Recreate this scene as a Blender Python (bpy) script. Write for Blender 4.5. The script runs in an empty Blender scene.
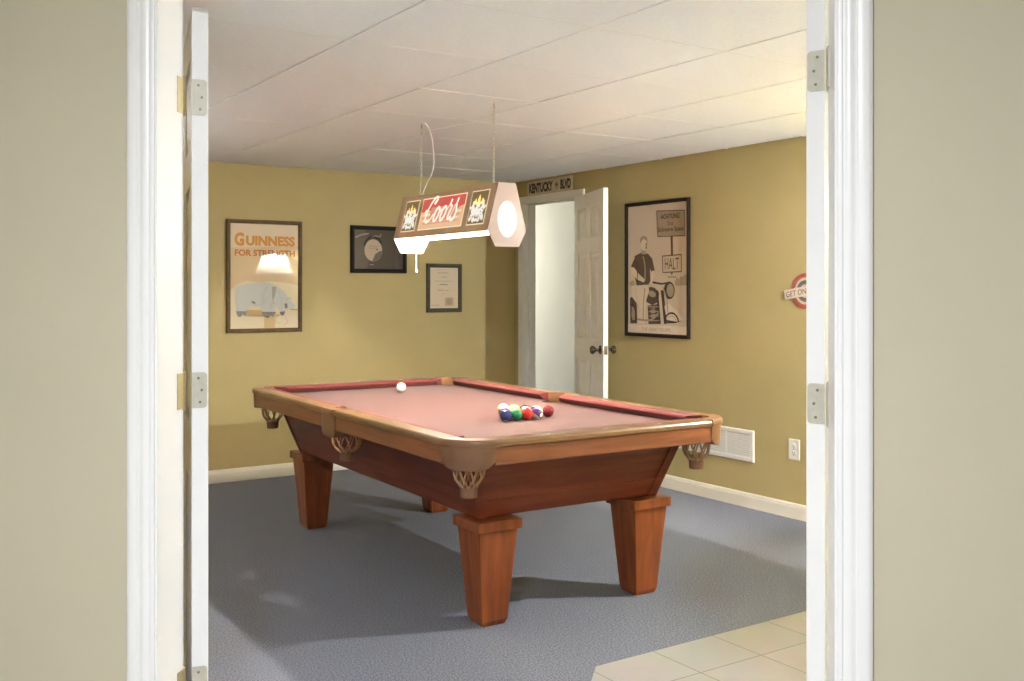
import bpy, bmesh, math, random
from mathutils import Vector, Matrix
R = math.radians
rng = random.Random(7)
COL = bpy.context.scene.collection
SC = bpy.context.scene

# ------------------------------------------------------------------ materials
def new_mat(name):
    m = bpy.data.materials.new(name); m.use_nodes = True
    return m, m.node_tree.nodes, m.node_tree.links, m.node_tree.nodes['Principled BSDF']

def mat(name, col, rough=0.5, metal=0.0, spec=0.5, coat=0.0, var=0.0, vscale=20, bump=0.0, bscale=200, sheen=0.0):
    m, n, l, b = new_mat(name)
    b.inputs['Base Color'].default_value = (*col, 1)
    b.inputs['Roughness'].default_value = rough
    b.inputs['Metallic'].default_value = metal
    b.inputs['Specular IOR Level'].default_value = spec
    b.inputs['Coat Weight'].default_value = coat
    b.inputs['Coat Roughness'].default_value = 0.15
    b.inputs['Sheen Weight'].default_value = sheen
    if var or bump:
        tc = n.new('ShaderNodeTexCoord')
    if var:
        nz = n.new('ShaderNodeTexNoise'); nz.inputs['Scale'].default_value = vscale; nz.inputs['Detail'].default_value = 4
        l.new(tc.outputs['Object'], nz.inputs['Vector'])
        cr = n.new('ShaderNodeValToRGB')
        cr.color_ramp.elements[0].position = .3; cr.color_ramp.elements[1].position = .7
        cr.color_ramp.elements[0].color = (*[c*(1-var) for c in col], 1)
        cr.color_ramp.elements[1].color = (*[min(1, c*(1+var)) for c in col], 1)
        l.new(nz.outputs['Fac'], cr.inputs['Fac']); l.new(cr.outputs['Color'], b.inputs['Base Color'])
    if bump:
        nb = n.new('ShaderNodeTexNoise'); nb.inputs['Scale'].default_value = bscale; nb.inputs['Detail'].default_value = 3
        l.new(tc.outputs['Object'], nb.inputs['Vector'])
        bp = n.new('ShaderNodeBump'); bp.inputs['Strength'].default_value = bump; bp.inputs['Distance'].default_value = 0.003
        l.new(nb.outputs['Fac'], bp.inputs['Height']); l.new(bp.outputs['Normal'], b.inputs['Normal'])
    return m

def emis(name, col, strength, base=None, rough=.4):
    m, n, l, b = new_mat(name)
    b.inputs['Base Color'].default_value = (*(base or col), 1)
    b.inputs['Emission Color'].default_value = (*col, 1)
    b.inputs['Emission Strength'].default_value = strength
    b.inputs['Roughness'].default_value = rough
    return m

def wood(name, dark, light, rough=.28, coat=.35, scale=(30, 30, 2.5)):
    m, n, l, b = new_mat(name)
    tc = n.new('ShaderNodeTexCoord'); mp = n.new('ShaderNodeMapping')
    mp.inputs['Scale'].default_value = scale
    l.new(tc.outputs['Object'], mp.inputs['Vector'])
    nz = n.new('ShaderNodeTexNoise'); nz.inputs['Scale'].default_value = 1.0; nz.inputs['Detail'].default_value = 6; nz.inputs['Distortion'].default_value = .6
    l.new(mp.outputs['Vector'], nz.inputs['Vector'])
    cr = n.new('ShaderNodeValToRGB')
    cr.color_ramp.elements[0].position = .3; cr.color_ramp.elements[1].position = .72
    cr.color_ramp.elements[0].color = (*dark, 1); cr.color_ramp.elements[1].color = (*light, 1)
    l.new(nz.outputs['Fac'], cr.inputs['Fac']); l.new(cr.outputs['Color'], b.inputs['Base Color'])
    b.inputs['Roughness'].default_value = rough; b.inputs['Specular IOR Level'].default_value = .3
    b.inputs['Coat Weight'].default_value = coat; b.inputs['Coat Roughness'].default_value = .12
    return m

def carpet_mat():
    m, n, l, b = new_mat('carpet_pile')
    tc = n.new('ShaderNodeTexCoord')
    n1 = n.new('ShaderNodeTexNoise'); n1.inputs['Scale'].default_value = 150; n1.inputs['Detail'].default_value = 5; n1.inputs['Roughness'].default_value = .8
    l.new(tc.outputs['Object'], n1.inputs['Vector'])
    cr = n.new('ShaderNodeValToRGB')
    cr.color_ramp.elements[0].position = .38; cr.color_ramp.elements[1].position = .62
    cr.color_ramp.elements[0].color = (.060, .068, .092, 1); cr.color_ramp.elements[1].color = (.330, .348, .430, 1)
    l.new(n1.outputs['Fac'], cr.inputs['Fac']); l.new(cr.outputs['Color'], b.inputs['Base Color'])
    b.inputs['Roughness'].default_value = .95; b.inputs['Specular IOR Level'].default_value = .1
    bp = n.new('ShaderNodeBump'); bp.inputs['Strength'].default_value = .6; bp.inputs['Distance'].default_value = .004
    l.new(n1.outputs['Fac'], bp.inputs['Height']); l.new(bp.outputs['Normal'], b.inputs['Normal'])
    return m

def tile_mat():
    # 12 inch pale ceramic tiles with grey grout lines, measured in metres on the floor
    m, n, l, b = new_mat('ceramic_tile')
    tc = n.new('ShaderNodeTexCoord'); mp = n.new('ShaderNodeMapping')
    mp.inputs['Location'].default_value = (-2.19/.305, -2.566/.305, 0); mp.inputs['Scale'].default_value = (1/.305, 1/.305, 1)
    l.new(tc.outputs['Object'], mp.inputs['Vector'])
    br = n.new('ShaderNodeTexBrick'); br.offset = 0; br.squash = 1
    br.inputs['Scale'].default_value = 1; br.inputs['Brick Width'].default_value = 1; br.inputs['Row Height'].default_value = 1
    br.inputs['Mortar Size'].default_value = .011; br.inputs['Mortar Smooth'].default_value = .2; br.inputs['Bias'].default_value = 0
    br.inputs['Color1'].default_value = (.48, .47, .445, 1); br.inputs['Color2'].default_value = (.53, .52, .49, 1); br.inputs['Mortar'].default_value = (.27, .25, .22, 1)
    l.new(mp.outputs['Vector'], br.inputs['Vector'])
    nz = n.new('ShaderNodeTexNoise'); nz.inputs['Scale'].default_value = 5; nz.inputs['Detail'].default_value = 5
    l.new(tc.outputs['Object'], nz.inputs['Vector'])
    mx = n.new('ShaderNodeMix'); mx.data_type = 'RGBA'; mx.blend_type = 'MULTIPLY'; mx.inputs[0].default_value = .25
    l.new(br.outputs['Color'], mx.inputs[6]); l.new(nz.outputs['Color'], mx.inputs[7])
    l.new(mx.outputs[2], b.inputs['Base Color'])
    b.inputs['Roughness'].default_value = .4
    return m

def glass_mat():
    m, n, l, b = new_mat('picture_glass')
    n.remove(b); out = n['Material Output']
    tr = n.new('ShaderNodeBsdfTransparent'); gl = n.new('ShaderNodeBsdfGlossy'); gl.inputs['Roughness'].default_value = .012
    fr = n.new('ShaderNodeFresnel'); fr.inputs['IOR'].default_value = 1.52
    ge = n.new('ShaderNodeNewGeometry'); fl = n.new('ShaderNodeMath'); fl.operation = 'SUBTRACT'; fl.inputs[0].default_value = 1
    l.new(ge.outputs['Backfacing'], fl.inputs[1])
    mu = n.new('ShaderNodeMath'); mu.operation = 'MULTIPLY'; l.new(fr.outputs[0], mu.inputs[0]); l.new(fl.outputs[0], mu.inputs[1])
    mx = n.new('ShaderNodeMixShader')
    l.new(mu.outputs[0], mx.inputs[0]); l.new(tr.outputs[0], mx.inputs[1]); l.new(gl.outputs[0], mx.inputs[2])
    l.new(mx.outputs[0], out.inputs[0])
    return m

def shade_mat():
    # thin pale fabric: part of the light goes straight through the weave, part is scattered
    m, n, l, b = new_mat('sheer_shade_fabric')
    n.remove(b); out = n['Material Output']
    tr = n.new('ShaderNodeBsdfTransparent'); tr.inputs[0].default_value = (1, 1, 1, 1)
    tl = n.new('ShaderNodeBsdfTranslucent'); tl.inputs[0].default_value = (.95, .92, .84, 1)
    df = n.new('ShaderNodeBsdfDiffuse'); df.inputs[0].default_value = (.9, .87, .80, 1)
    m1 = n.new('ShaderNodeMixShader'); m1.inputs[0].default_value = .5
    l.new(tl.outputs[0], m1.inputs[1]); l.new(df.outputs[0], m1.inputs[2])
    mx = n.new('ShaderNodeMixShader'); mx.inputs[0].default_value = .22
    l.new(tr.outputs[0], mx.inputs[1]); l.new(m1.outputs[0], mx.inputs[2]); l.new(mx.outputs[0], out.inputs[0])
    return m

def ball_mat(name, col, kind):
    m, n, l, b = new_mat(name)
    b.inputs['Roughness'].default_value = .08; b.inputs['Coat Weight'].default_value = .6; b.inputs['Coat Roughness'].default_value = .04
    white = (.82, .79, .70)
    if kind == 'cue':
        b.inputs['Base Color'].default_value = (.88, .86, .80, 1); return m
    tc = n.new('ShaderNodeTexCoord'); sp = n.new('ShaderNodeSeparateXYZ')
    l.new(tc.outputs['Object'], sp.inputs[0])
    def mth(op, a, v):
        k = n.new('ShaderNodeMath'); k.operation = op
        l.new(a, k.inputs[0])
        if v is not None: k.inputs[1].default_value = v
        return k.outputs[0]
    disc = mth('GREATER_THAN', mth('ABSOLUTE', sp.outputs['Y'], None), .0286*.925)
    base = n.new('ShaderNodeMix'); base.data_type = 'RGBA'
    base.inputs[6].default_value = (*col, 1); base.inputs[7].default_value = (*white, 1)
    if kind == 'stripe':
        cap = mth('GREATER_THAN', mth('ABSOLUTE', sp.outputs['Z'], None), .0286*.52)
        l.new(disc, base.inputs[0])
        b2 = n.new('ShaderNodeMix'); b2.data_type = 'RGBA'; b2.inputs[7].default_value = (*white, 1)
        l.new(cap, b2.inputs[0]); l.new(base.outputs[2], b2.inputs[6]); l.new(b2.outputs[2], b.inputs['Base Color'])
    else:
        l.new(disc, base.inputs[0]); l.new(base.outputs[2], b.inputs['Base Color'])
    return m

M = {}
M['olive'] = mat('olive_wall_paint', (.46, .372, .172), .62, spec=.3, var=.03, vscale=3, bump=.05, bscale=300)
M['beige'] = mat('beige_wall_paint', (.53, .485, .365), .6, spec=.3, var=.02, vscale=3, bump=.05, bscale=300)
M['hall_paint'] = mat('cream_hall_paint', (.80, .79, .73), .6, spec=.3, var=.02, vscale=2)
M['trim'] = mat('white_trim_paint', (.80, .80, .80), .32, var=.01, vscale=8)
M['door_paint'] = mat('white_door_paint', (.87, .86, .83), .38, var=.015, vscale=6)
M['base_paint'] = mat('cream_baseboard_paint', (.80, .76, .66), .35, var=.02, vscale=8)
M['carpet'] = carpet_mat()
M['tile'] = tile_mat()
M['ceil_tile'] = mat('ceiling_tile', (.85, .87, .92), .9, spec=.1, var=.03, vscale=60, bump=.3, bscale=260)
M['ceil_gap_shade'] = mat('ceiling_gap_shade', (.10, .09, .08), .9)  # dark tone stands in for the shade inside the seams
M['ceil_bar'] = mat('ceiling_bar', (.78, .77, .75), .45)
M['brass'] = mat('satin_brass', (.62, .52, .30), .3, metal=.85, var=.06, vscale=90)
M['nickel'] = mat('aged_nickel', (.52, .50, .42), .5, metal=.25, var=.06, vscale=60)
M['screw'] = mat('screw_steel', (.22, .20, .17), .4, metal=.8)
M['bronze'] = mat('dark_bronze', (.16, .13, .09), .25, metal=.9)
M['wood_leg'] = wood('red_brown_wood', (.150, .036, .011), (.285, .078, .022), .34, .12)
M['wood_cab'] = wood('mahogany_panel', (.120, .024, .010), (.215, .050, .020), .34, .10, (2.5, 2.5, 30))
M['wood_rail'] = wood('rail_apron_wood', (.170, .058, .026), (.290, .108, .048), .32, .2, (2.5, 2.5, 36))
M['wood_top'] = wood('rail_top_wood', (.165, .086, .038), (.245, .137, .066), .28, .25, (5, 5, 40))
M['cloth'] = mat('red_cloth_lit', (.104, .0425, .0365), .9, spec=.15, var=.03, vscale=300, bump=.06, bscale=900, sheen=.15)  # bed cloth, colour paled for the wash-out under the hanging lamp
M['cushion'] = mat('red_cloth_shaded', (.150, .030, .027), .85, spec=.15, var=.04, vscale=200, sheen=.1)  # same cloth as the bed, redder to stand in for its shaded sides
M['leather'] = mat('brown_pocket_leather', (.215, .105, .050), .33, coat=.15, var=.12, vscale=14, bump=.08, bscale=120)
M['strap'] = mat('net_strap_leather', (.40, .23, .11), .4, coat=.1, var=.15, vscale=40)
M['sight'] = mat('pearl_sight', (.85, .78, .66), .25)
M['lamp_brown'] = mat('lamp_tan_laminate', (.60, .40, .245), .38, var=.06, vscale=24)
M['lamp_pink'] = mat('lamp_end_laminate', (.31, .205, .155), .45, var=.03, vscale=24)
M['lamp_white'] = mat('lamp_white_lining', (.62, .60, .56), .6)
M['chain'] = mat('chain_steel', (.42, .38, .32), .35, metal=.7)
M['cord'] = mat('white_cord', (.80, .76, .68), .5)
M['glass'] = glass_mat()
M['shade'] = shade_mat()
M['white_plastic'] = mat('white_plastic', (.82, .80, .74), .35, var=.01, vscale=10)
M['dark_slot'] = mat('dark_slot', (.03, .03, .03), .8)
M['vent'] = mat('vent_white_enamel', (.80, .78, .73), .4, var=.01, vscale=20)
M['frame_brown'] = wood('brown_picture_frame', (.10, .06, .022), (.17, .105, .045), .6, .0, (20, 20, 20))
M['frame_black'] = mat('black_picture_frame', (.020, .012, .009), .6, spec=.15, var=.2, vscale=40)
M['frame_green'] = mat('grey_green_picture_frame', (.085, .078, .050), .6, spec=.15, var=.12, vscale=30)
M['paint_black'] = mat('black_print', (.02, .02, .02), .5)

# ------------------------------------------------------------------ mesh helpers
class MB:
    """collects simple shapes into one mesh"""
    def __init__(s): s.v = []; s.f = []; s.m = []
    def add(s, vs, fs, mi=0):
        o = len(s.v); s.v += [tuple(p) for p in vs]
        s.f += [tuple(o+i for i in f) for f in fs]; s.m += [mi]*len(fs); return s
    def box(s, a, b, mi=0):
        x0, y0, z0 = a; x1, y1, z1 = b
        vs = [(x0,y0,z0),(x1,y0,z0),(x1,y1,z0),(x0,y1,z0),(x0,y0,z1),(x1,y0,z1),(x1,y1,z1),(x0,y1,z1)]
        return s.add(vs, [(0,3,2,1),(4,5,6,7),(0,1,5,4),(1,2,6,5),(2,3,7,6),(3,0,4,7)], mi)
    def frustum(s, c0, h0, z0, c1, h1, z1, mi=0):
        vs = []
        for (cx, cy), (hx, hy), z in ((c0, h0, z0), (c1, h1, z1)):
            vs += [(cx-hx,cy-hy,z),(cx+hx,cy-hy,z),(cx+hx,cy+hy,z),(cx-hx,cy+hy,z)]
        return s.add(vs, [(0,3,2,1),(4,5,6,7),(0,1,5,4),(1,2,6,5),(2,3,7,6),(3,0,4,7)], mi)
    def prism(s, poly, z0, z1, mi=0):
        n = len(poly)
        vs = [(x,y,z0) for x,y in poly]+[(x,y,z1) for x,y in poly]
        fs = [tuple(reversed(range(n))), tuple(range(n,2*n))]+[(i,(i+1)%n,n+(i+1)%n,n+i) for i in range(n)]
        return s.add(vs, fs, mi)
    def loft(s, rings, mi=0, close=True, caps=True):
        n = len(rings[0]); vs = [p for r in rings for p in r]; fs = []
        for k in range(len(rings)-1):
            for i in range(n if close else n-1):
                j = (i+1) % n
                fs.append((k*n+i, k*n+j, (k+1)*n+j, (k+1)*n+i))
        if caps and close:
            fs.append(tuple(reversed(range(n)))); fs.append(tuple(range((len(rings)-1)*n, len(rings)*n)))
        return s.add(vs, fs, mi)
    def lathe(s, prof, c=(0,0,0), seg=24, mi=0, axis='z', caps=True):
        rings = []
        for r, h in prof:
            ring = []
            for i in range(seg):
                a = 2*math.pi*i/seg; u, w = r*math.cos(a), r*math.sin(a)
                p = (u,w,h) if axis == 'z' else ((u,h,-w) if axis == 'y' else (h,u,w))
                ring.append((c[0]+p[0], c[1]+p[1], c[2]+p[2]))
            rings.append(ring)
        return s.loft(rings, mi, True, caps)
    def tube(s, pts, r, seg=6, mi=0, closed=False):
        pts = [Vector(p) for p in pts]; n = len(pts); rings = []
        prev = None
        for i, p in enumerate(pts):
            if closed: t = pts[(i+1)%n]-pts[i-1]
            else: t = pts[min(i+1,n-1)]-pts[max(i-1,0)]
            t.normalize()
            if prev is None:
                up = Vector((0,0,1)) if abs(t.z) < .9 else Vector((1,0,0))
                a = t.cross(up).normalized()
            else:
                a = (prev - t*prev.dot(t)).normalized()
            prev = a; b = t.cross(a)
            rr = r[i] if isinstance(r, (list, tuple)) else r
            rings.append([tuple(p + (a*math.cos(2*math.pi*k/seg)+b*math.sin(2*math.pi*k/seg))*rr) for k in range(seg)])
        if closed: rings.append(rings[0])
        return s.loft(rings, mi, True, not closed)
    def flat(s, poly, y, mi=0):
        """a printed shape lying in the picture plane (x to the right, z up, seen from -y)"""
        return s.add([(p[0], y, p[1]) for p in poly], [tuple(range(len(poly)))], mi)
    def mesh(s, name, mats, smooth=False, bevel=0.0):
        me = bpy.data.meshes.new(name); me.from_pydata(s.v, [], s.f)
        for m in (mats if isinstance(mats, (list, tuple)) else [mats]): me.materials.append(m)
        for p, mi in zip(me.polygons, s.m): p.material_index = mi
        bm = bmesh.new(); bm.from_mesh(me)
        bmesh.ops.recalc_face_normals(bm, faces=bm.faces)
        if bevel:
            es = [e for e in bm.edges if len(e.link_faces) == 2 and e.calc_face_angle(0) > .6]
            bmesh.ops.bevel(bm, geom=es, offset=bevel, segments=2, profile=.5, affect='EDGES', clamp_overlap=True)
        bm.to_mesh(me); bm.free()
        if smooth:
            for p in me.polygons: p.use_smooth = True
            try: me.set_sharp_from_angle(angle=R(38))
            except Exception: pass
        me.update(); return me
    def build(s, name, mats, parent=None, smooth=False, bevel=0.0, loc=None, rotz=0):
        return link(name, s.mesh(name, mats, smooth, bevel), parent, loc, rotz)

def link(name, me, parent=None, loc=None, rotz=0):
    o = bpy.data.objects.new(name, me); COL.objects.link(o)
    if parent: o.parent = parent
    if loc: o.location = loc
    if rotz: o.rotation_euler.z = rotz
    return o
def thing(name, label, cat, loc=(0,0,0), rotz=0, group=None):
    o = link(name, None, None, loc, rotz); return tag(o, label, cat, group)
def tag(o, label, cat, group=None, kind=None):
    o['label'] = label; o['category'] = cat
    if group: o['group'] = group
    if kind: o['kind'] = kind
    return o
def struct(o, label, cat):
    return tag(o, label, cat, None, 'structure')

def text_mesh(name, body, box, m, y=0.0, parent=None, shear=0.0, bold=0.0, extrude=.0004, loc=None, rotz=0, spacing=1.0):
    """lettering fitted to box=(x0,x1,z0,z1), facing -y"""
    cu = bpy.data.curves.new(name, 'FONT'); cu.body = body; cu.size = 1; cu.shear = shear; cu.offset = bold; cu.space_character = spacing
    cu.resolution_u = 3
    tmp = bpy.data.objects.new(name+'_source', cu); COL.objects.link(tmp)
    dg = bpy.context.evaluated_depsgraph_get()
    me = bpy.data.meshes.new_from_object(tmp.evaluated_get(dg))
    bpy.data.objects.remove(tmp); bpy.data.curves.remove(cu)
    xs = [v.co.x for v in me.vertices]; ys = [v.co.y for v in me.vertices]
    x0, x1, z0, z1 = box
    sx = (x1-x0)/(max(xs)-min(xs)); sz = (z1-z0)/(max(ys)-min(ys)); mx, my = min(xs), min(ys)
    for v in me.vertices:
        v.co = (x0+(v.co.x-mx)*sx, y, z0+(v.co.y-my)*sz)
    me.materials.clear(); me.materials.append(m)
    return link(name, me, parent, loc, rotz)

def ell(cx, cz, rx, rz, n=20, rot=0, a0=0, a1=2*math.pi):
    out = []
    for i in range(n):
        a = a0+(a1-a0)*i/(n if abs(a1-a0-2*math.pi) < 1e-6 else n-1)
        x, z = rx*math.cos(a), rz*math.sin(a)
        out.append((cx+x*math.cos(rot)-z*math.sin(rot), cz+x*math.sin(rot)+z*math.cos(rot)))
    return out
def crom(pts, k=6):
    out = []; P = [pts[0]]+list(pts)+[pts[-1]]
    for i in range(1, len(P)-2):
        for j in range(k):
            t = j/k; a, b, c, d = P[i-1], P[i], P[i+1], P[i+2]
            out.append(tuple(.5*((2*b[q])+(-a[q]+c[q])*t+(2*a[q]-5*b[q]+4*c[q]-d[q])*t*t+(-a[q]+3*b[q]-3*c[q]+d[q])*t**3) for q in range(len(b))))
    out.append(tuple(pts[-1])); return out
def stroke(mb, pts, w, y, mi=0, w_end=None):
    """a flat brush stroke in the picture plane"""
    n = len(pts)
    L, Rr = [], []
    for i, p in enumerate(pts):
        a = pts[max(i-1,0)]; b = pts[min(i+1,n-1)]
        dx, dz = b[0]-a[0], b[1]-a[1]; d = math.hypot(dx, dz) or 1
        ww = w if w_end is None else w+(w_end-w)*i/(n-1)
        L.append((p[0]-dz/d*ww/2, y, p[1]+dx/d*ww/2)); Rr.append((p[0]+dz/d*ww/2, y, p[1]-dx/d*ww/2))
    mb.add(L+Rr, [(i, i+1, n+i+1, n+i) for i in range(n-1)], mi)

# ------------------------------------------------------------------ the room
XR, YB, CH = 4.645, 6.96, 2.235          # right wall, back wall, ceiling height
XL, YN, WT = -0.3, 0.75, 0.12            # left wall, near wall, wall thickness
D0, D1 = 3.07, 3.07+.115*math.sqrt(2)    # doorway wall: x+y = D0 on the entry side, D1 on the room side
S2 = math.sqrt(.5)
def dpt(s, d, z=0):
    """point on the doorway wall: s metres to the right of the opening's middle, d metres into the room"""
    mx, my = 1.161, 1.909
    return (mx+s*S2+d*S2, my-s*S2+d*S2, z)
DW = .771                                 # half width of the doorway opening
HD = 2.062                                # height of the doorway opening

# floor: carpet polygon and tile polygon meet along one edge
edge = [(XR, 2.815), (2.225, 2.815), (1.62, 2.21), (1.62, D1-1.62)]
carpet = [(XR, 2.815), (XR, YB), (XL, YB), (XL, D1-XL)] + [(1.62, D1-1.62), (1.62, 2.21), (2.225, 2.815)]
o = MB().prism(carpet, -.05, 0).build('carpet_floor', M['carpet']); struct(o, 'grey blue carpet under the pool table', 'floor')
tile = [(XR, 2.815), (2.225, 2.815), (1.62, 2.21), (1.62, D1-1.62), (XL, D1-XL), (-2.2, D1-XL), (-2.2, -2.0), (XR, -2.0)]
o = MB().prism(tile, -.05, 0).build('tile_floor', M['tile']); struct(o, 'pale square floor tiles inside the doorway', 'floor')

mb = MB().box((XL-WT, YB, 0), (XR+WT, YB+WT, CH+.1))
struct(mb.build('wall_back', M['olive']), 'olive wall behind the pool table with three framed pictures', 'wall')
mb = MB().box((XL-WT, D1-XL, 0), (XL, YB, CH+.1))
struct(mb.build('wall_left', M['olive']), 'olive wall left of the pool table', 'wall')
mb = MB().box((2.48, YN-WT, 0), (XR+WT, YN, CH+.1))
struct(mb.build('wall_front', M['olive']), 'olive wall right of the double doorway', 'wall')
# right wall with the door opening
OY0, OY1, OZ = 6.065, 6.837, 2.052
mb = MB().box((XR, YN, 0), (XR+WT, OY0-.019, CH+.1)).box((XR, OY1+.019, 0), (XR+WT, YB, CH+.1)).box((XR, OY0-.019, OZ+.019), (XR+WT, OY1+.019, CH+.1))
struct(mb.build('wall_right', M['olive']), 'olive wall with the tall framed motorcycle picture', 'wall')
# doorway wall, painted beige on the entry side and olive on the room side
def dwall_box(mb, s0, s1, z0, z1):
    ps = [dpt(s0,0), dpt(s1,0), dpt(s1,.115), dpt(s0,.115)]
    vs = [(p[0],p[1],z0) for p in ps]+[(p[0],p[1],z1) for p in ps]
    mb.add(vs, [(0,3,2,1),(4,5,6,7),(1,2,6,5),(3,0,4,7)], 0)
    mb.add(vs, [(0,1,5,4)], 0); mb.add(vs, [(2,3,7,6)], 1)
sL = -2.06; sR = 1.87
mb = MB(); dwall_box(mb, sL, -DW-.02, 0, 2.5); dwall_box(mb, DW+.02, sR, 0, 2.5); dwall_box(mb, -DW-.02, DW+.02, HD+.02, 2.5)
struct(mb.build('wall_doorway', [M['beige'], M['olive']]), 'beige wall around the wide double doorway', 'wall')

# drop ceiling: panels in a grid with thin seams
def clip(poly):
    """the part of a polygon on the room side of the doorway wall"""
    out = []
    for i in range(len(poly)):
        p, q = poly[i-1], poly[i]; a, b = p[0]+p[1]-D1, q[0]+q[1]-D1
        if (a >= 0) != (b >= 0):
            t = a/(a-b); out.append((p[0]+(q[0]-p[0])*t, p[1]+(q[1]-p[1])*t))
        if b >= 0: out.append(q)
    return out
def rect(a, b, c, d): return [(a,c), (b,c), (b,d), (a,d)]
mb = MB().prism(clip(rect(XL-WT, XR+WT, YN-WT, YB+WT)), CH+.0112, CH+.05, 1)
xs = [1.485+.628*k for k in range(-4, 7)]; ys = [2.69+.615*k for k in range(-5, 9)]
for x0 in xs:
    for y0 in ys:
        a, b, c, d = max(x0+.0045, XL), min(x0+.6235, XR), max(y0+.0015, YN), min(y0+.6135, YB)
        if b-a < .02 or d-c < .02: continue
        pl = clip(rect(a, b, c, d))
        if len(pl) < 3: continue
        k0 = len(mb.v); mb.prism(pl, CH, CH+.012, 0)
        tx, ty, t0 = rng.uniform(-.0009, .0009), rng.uniform(-.0009, .0009), rng.uniform(0, .0006)
        for i in range(k0, k0+len(pl)):
            v = mb.v[i]; mb.v[i] = (v[0], v[1], v[2]+t0+tx*(v[0]-a)+ty*(v[1]-c))
struct(mb.build('ceiling', [M['ceil_tile'], M['ceil_gap_shade']]), 'white drop ceiling of square panels', 'ceiling')
mb = MB()
for y0 in ys:
    if YN < y0 < YB: mb.box((max(XL, D1-y0+.02), y0-.003, CH-.0006), (XR, y0+.003, CH+.004))
struct(mb.build('trim_1', M['ceil_bar']), 'white cross bars of the drop ceiling', 'trim')

# baseboards
BP = [(0,0),(.014,0),(.014,.066),(.011,.074),(.0105,.080),(.006,.088),(0,.090)]
def baseboard(name, p, q, nrm, label):
    mb = MB(); rings = []
    for e in (p, q): rings.append([(e[0]+nrm[0]*d, e[1]+nrm[1]*d, z) for d, z in BP])
    struct(mb.loft(rings).build(name, M['base_paint']), label, 'baseboard')
baseboard('baseboard_back', (XL, YB), (XR, YB), (0,-1), 'cream baseboard along the back wall')
baseboard('baseboard_right', (XR, YN), (XR, OY0-.058), (-1,0), 'cream baseboard under the white wall vent')
baseboard('baseboard_left', (XL, D1-XL), (XL, YB), (1,0), 'cream baseboard along the left wall')
baseboard('baseboard_front', (2.48, YN), (XR, YN), (0,1), 'cream baseboard right of the doorway')

# ------------------------------------------------------------------ double doorway: jambs, casings, doors
def jamb(s0, s1, z0, z1, d0=-.003, d1=.118):
    ps = [dpt(s0,d0), dpt(s1,d0), dpt(s1,d1), dpt(s0,d1)]
    return [(p[0],p[1],z0) for p in ps]+[(p[0],p[1],z1) for p in ps]
BOX = [(0,3,2,1),(4,5,6,7),(0,1,5,4),(1,2,6,5),(2,3,7,6),(3,0,4,7)]
for k, (s0, s1, z0, z1, lab) in enumerate([(-DW-.02, -DW, 0, HD, 'white left jamb of the double doorway'), (DW, DW+.02, 0, HD, 'white right jamb of the double doorway'), (-DW-.02, DW+.02, HD, HD+.02, 'white head jamb of the double doorway')]):
    struct(MB().add(jamb(s0, s1, z0, z1), BOX).build('trim_%d' % (2+k), M['trim']), lab, 'door jamb')
# casing profile: (distance outward from the opening, projection toward the viewer)
CP = [(.005,0),(.005,.008),(.009,.0105),(.014,.0105),(.017,.0075),(.022,.0085),(.027,.012),(.036,.0125),(.039,.0105),(.043,.0105),(.046,.0145),(.054,.0165),(.063,.0170),(.070,.0155),(.074,.012),(.074,0)]
def casing(side, dd, outd, label, name):
    """side -1/+1; dd = depth of the wall face; outd = direction away from the wall"""
    rings = []
    for z in (0, HD+.006): rings.append([dpt(side*(DW+w), dd+outd*t, z) for w, t in CP])
    top = [dpt(side*(DW+w), dd+outd*t, HD+w) for w, t in CP]
    rings[1] = top
    struct(MB().loft(rings).build(name, M['trim'], smooth=True), label, 'door casing')
def casing_head(dd, outd, label, name):
    rings = [[dpt(sd*(DW+w), dd+outd*t, HD+w) for w, t in CP] for sd in (-1, 1)]
    struct(MB().loft(rings).build(name, M['trim'], smooth=True), label, 'door casing')
casing(-1, 0, -1, 'white fluted casing left of the double doorway', 'trim_5')
casing(1, 0, -1, 'white fluted casing right of the double doorway', 'trim_6')
casing_head(0, -1, 'white casing over the double doorway', 'trim_7')
casing(-1, .115, 1, 'white casing on the room side, left of the doorway', 'trim_8')
casing(1, .115, 1, 'white casing on the room side, right of the doorway', 'trim_9')

def door_leaf(w, h, t, z0=.012):
    """six panel leaf: x from hinge edge 0 to w, y from 0 (pin face) to t"""
    mb = MB(); st = .105; mid = .09
    zs = [z0, z0+.22, z0+.83, z0+.98, z0+1.60, z0+1.70, h-.11, h]
    mb.box((0,0,z0), (st,t,h)); mb.box((w-st,0,z0), (w,t,h)); mb.box((w/2-mid/2,0,z0), (w/2+mid/2,t,h))
    for a, b in ((0,1),(2,3),(4,5),(6,7)):
        mb.box((st,0,zs[a]), (w/2-mid/2,t,zs[b])); mb.box((w/2+mid/2,0,zs[a]), (w-st,t,zs[b]))
    for a, b in ((1,2),(3,4),(5,6)):
        for x0, x1 in ((st, w/2-mid/2), (w/2+mid/2, w-st)):
            e = .009; g = .032
            mb.box((x0, e, zs[a]), (x1, t-e, zs[b]))
            # raised field with sloping edges on both faces
            cx, cz, hx, hz = (x0+x1)/2, (zs[a]+zs[b])/2, (x1-x0)/2, (zs[b]-zs[a])/2
            for y0, y1 in ((e, .002), (t-e, t-.002)):
                r0 = [(cx-hx+.012,y0,cz-hz+.012),(cx+hx-.012,y0,cz-hz+.012),(cx+hx-.012,y0,cz+hz-.012),(cx-hx+.012,y0,cz+hz-.012)]
                r1 = [(cx-hx+g,y1,cz-hz+g),(cx+hx-g,y1,cz-hz+g),(cx+hx-g,y1,cz+hz-g),(cx-hx+g,y1,cz+hz-g)]
                mb.loft([r0, r1])
    return mb

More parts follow.
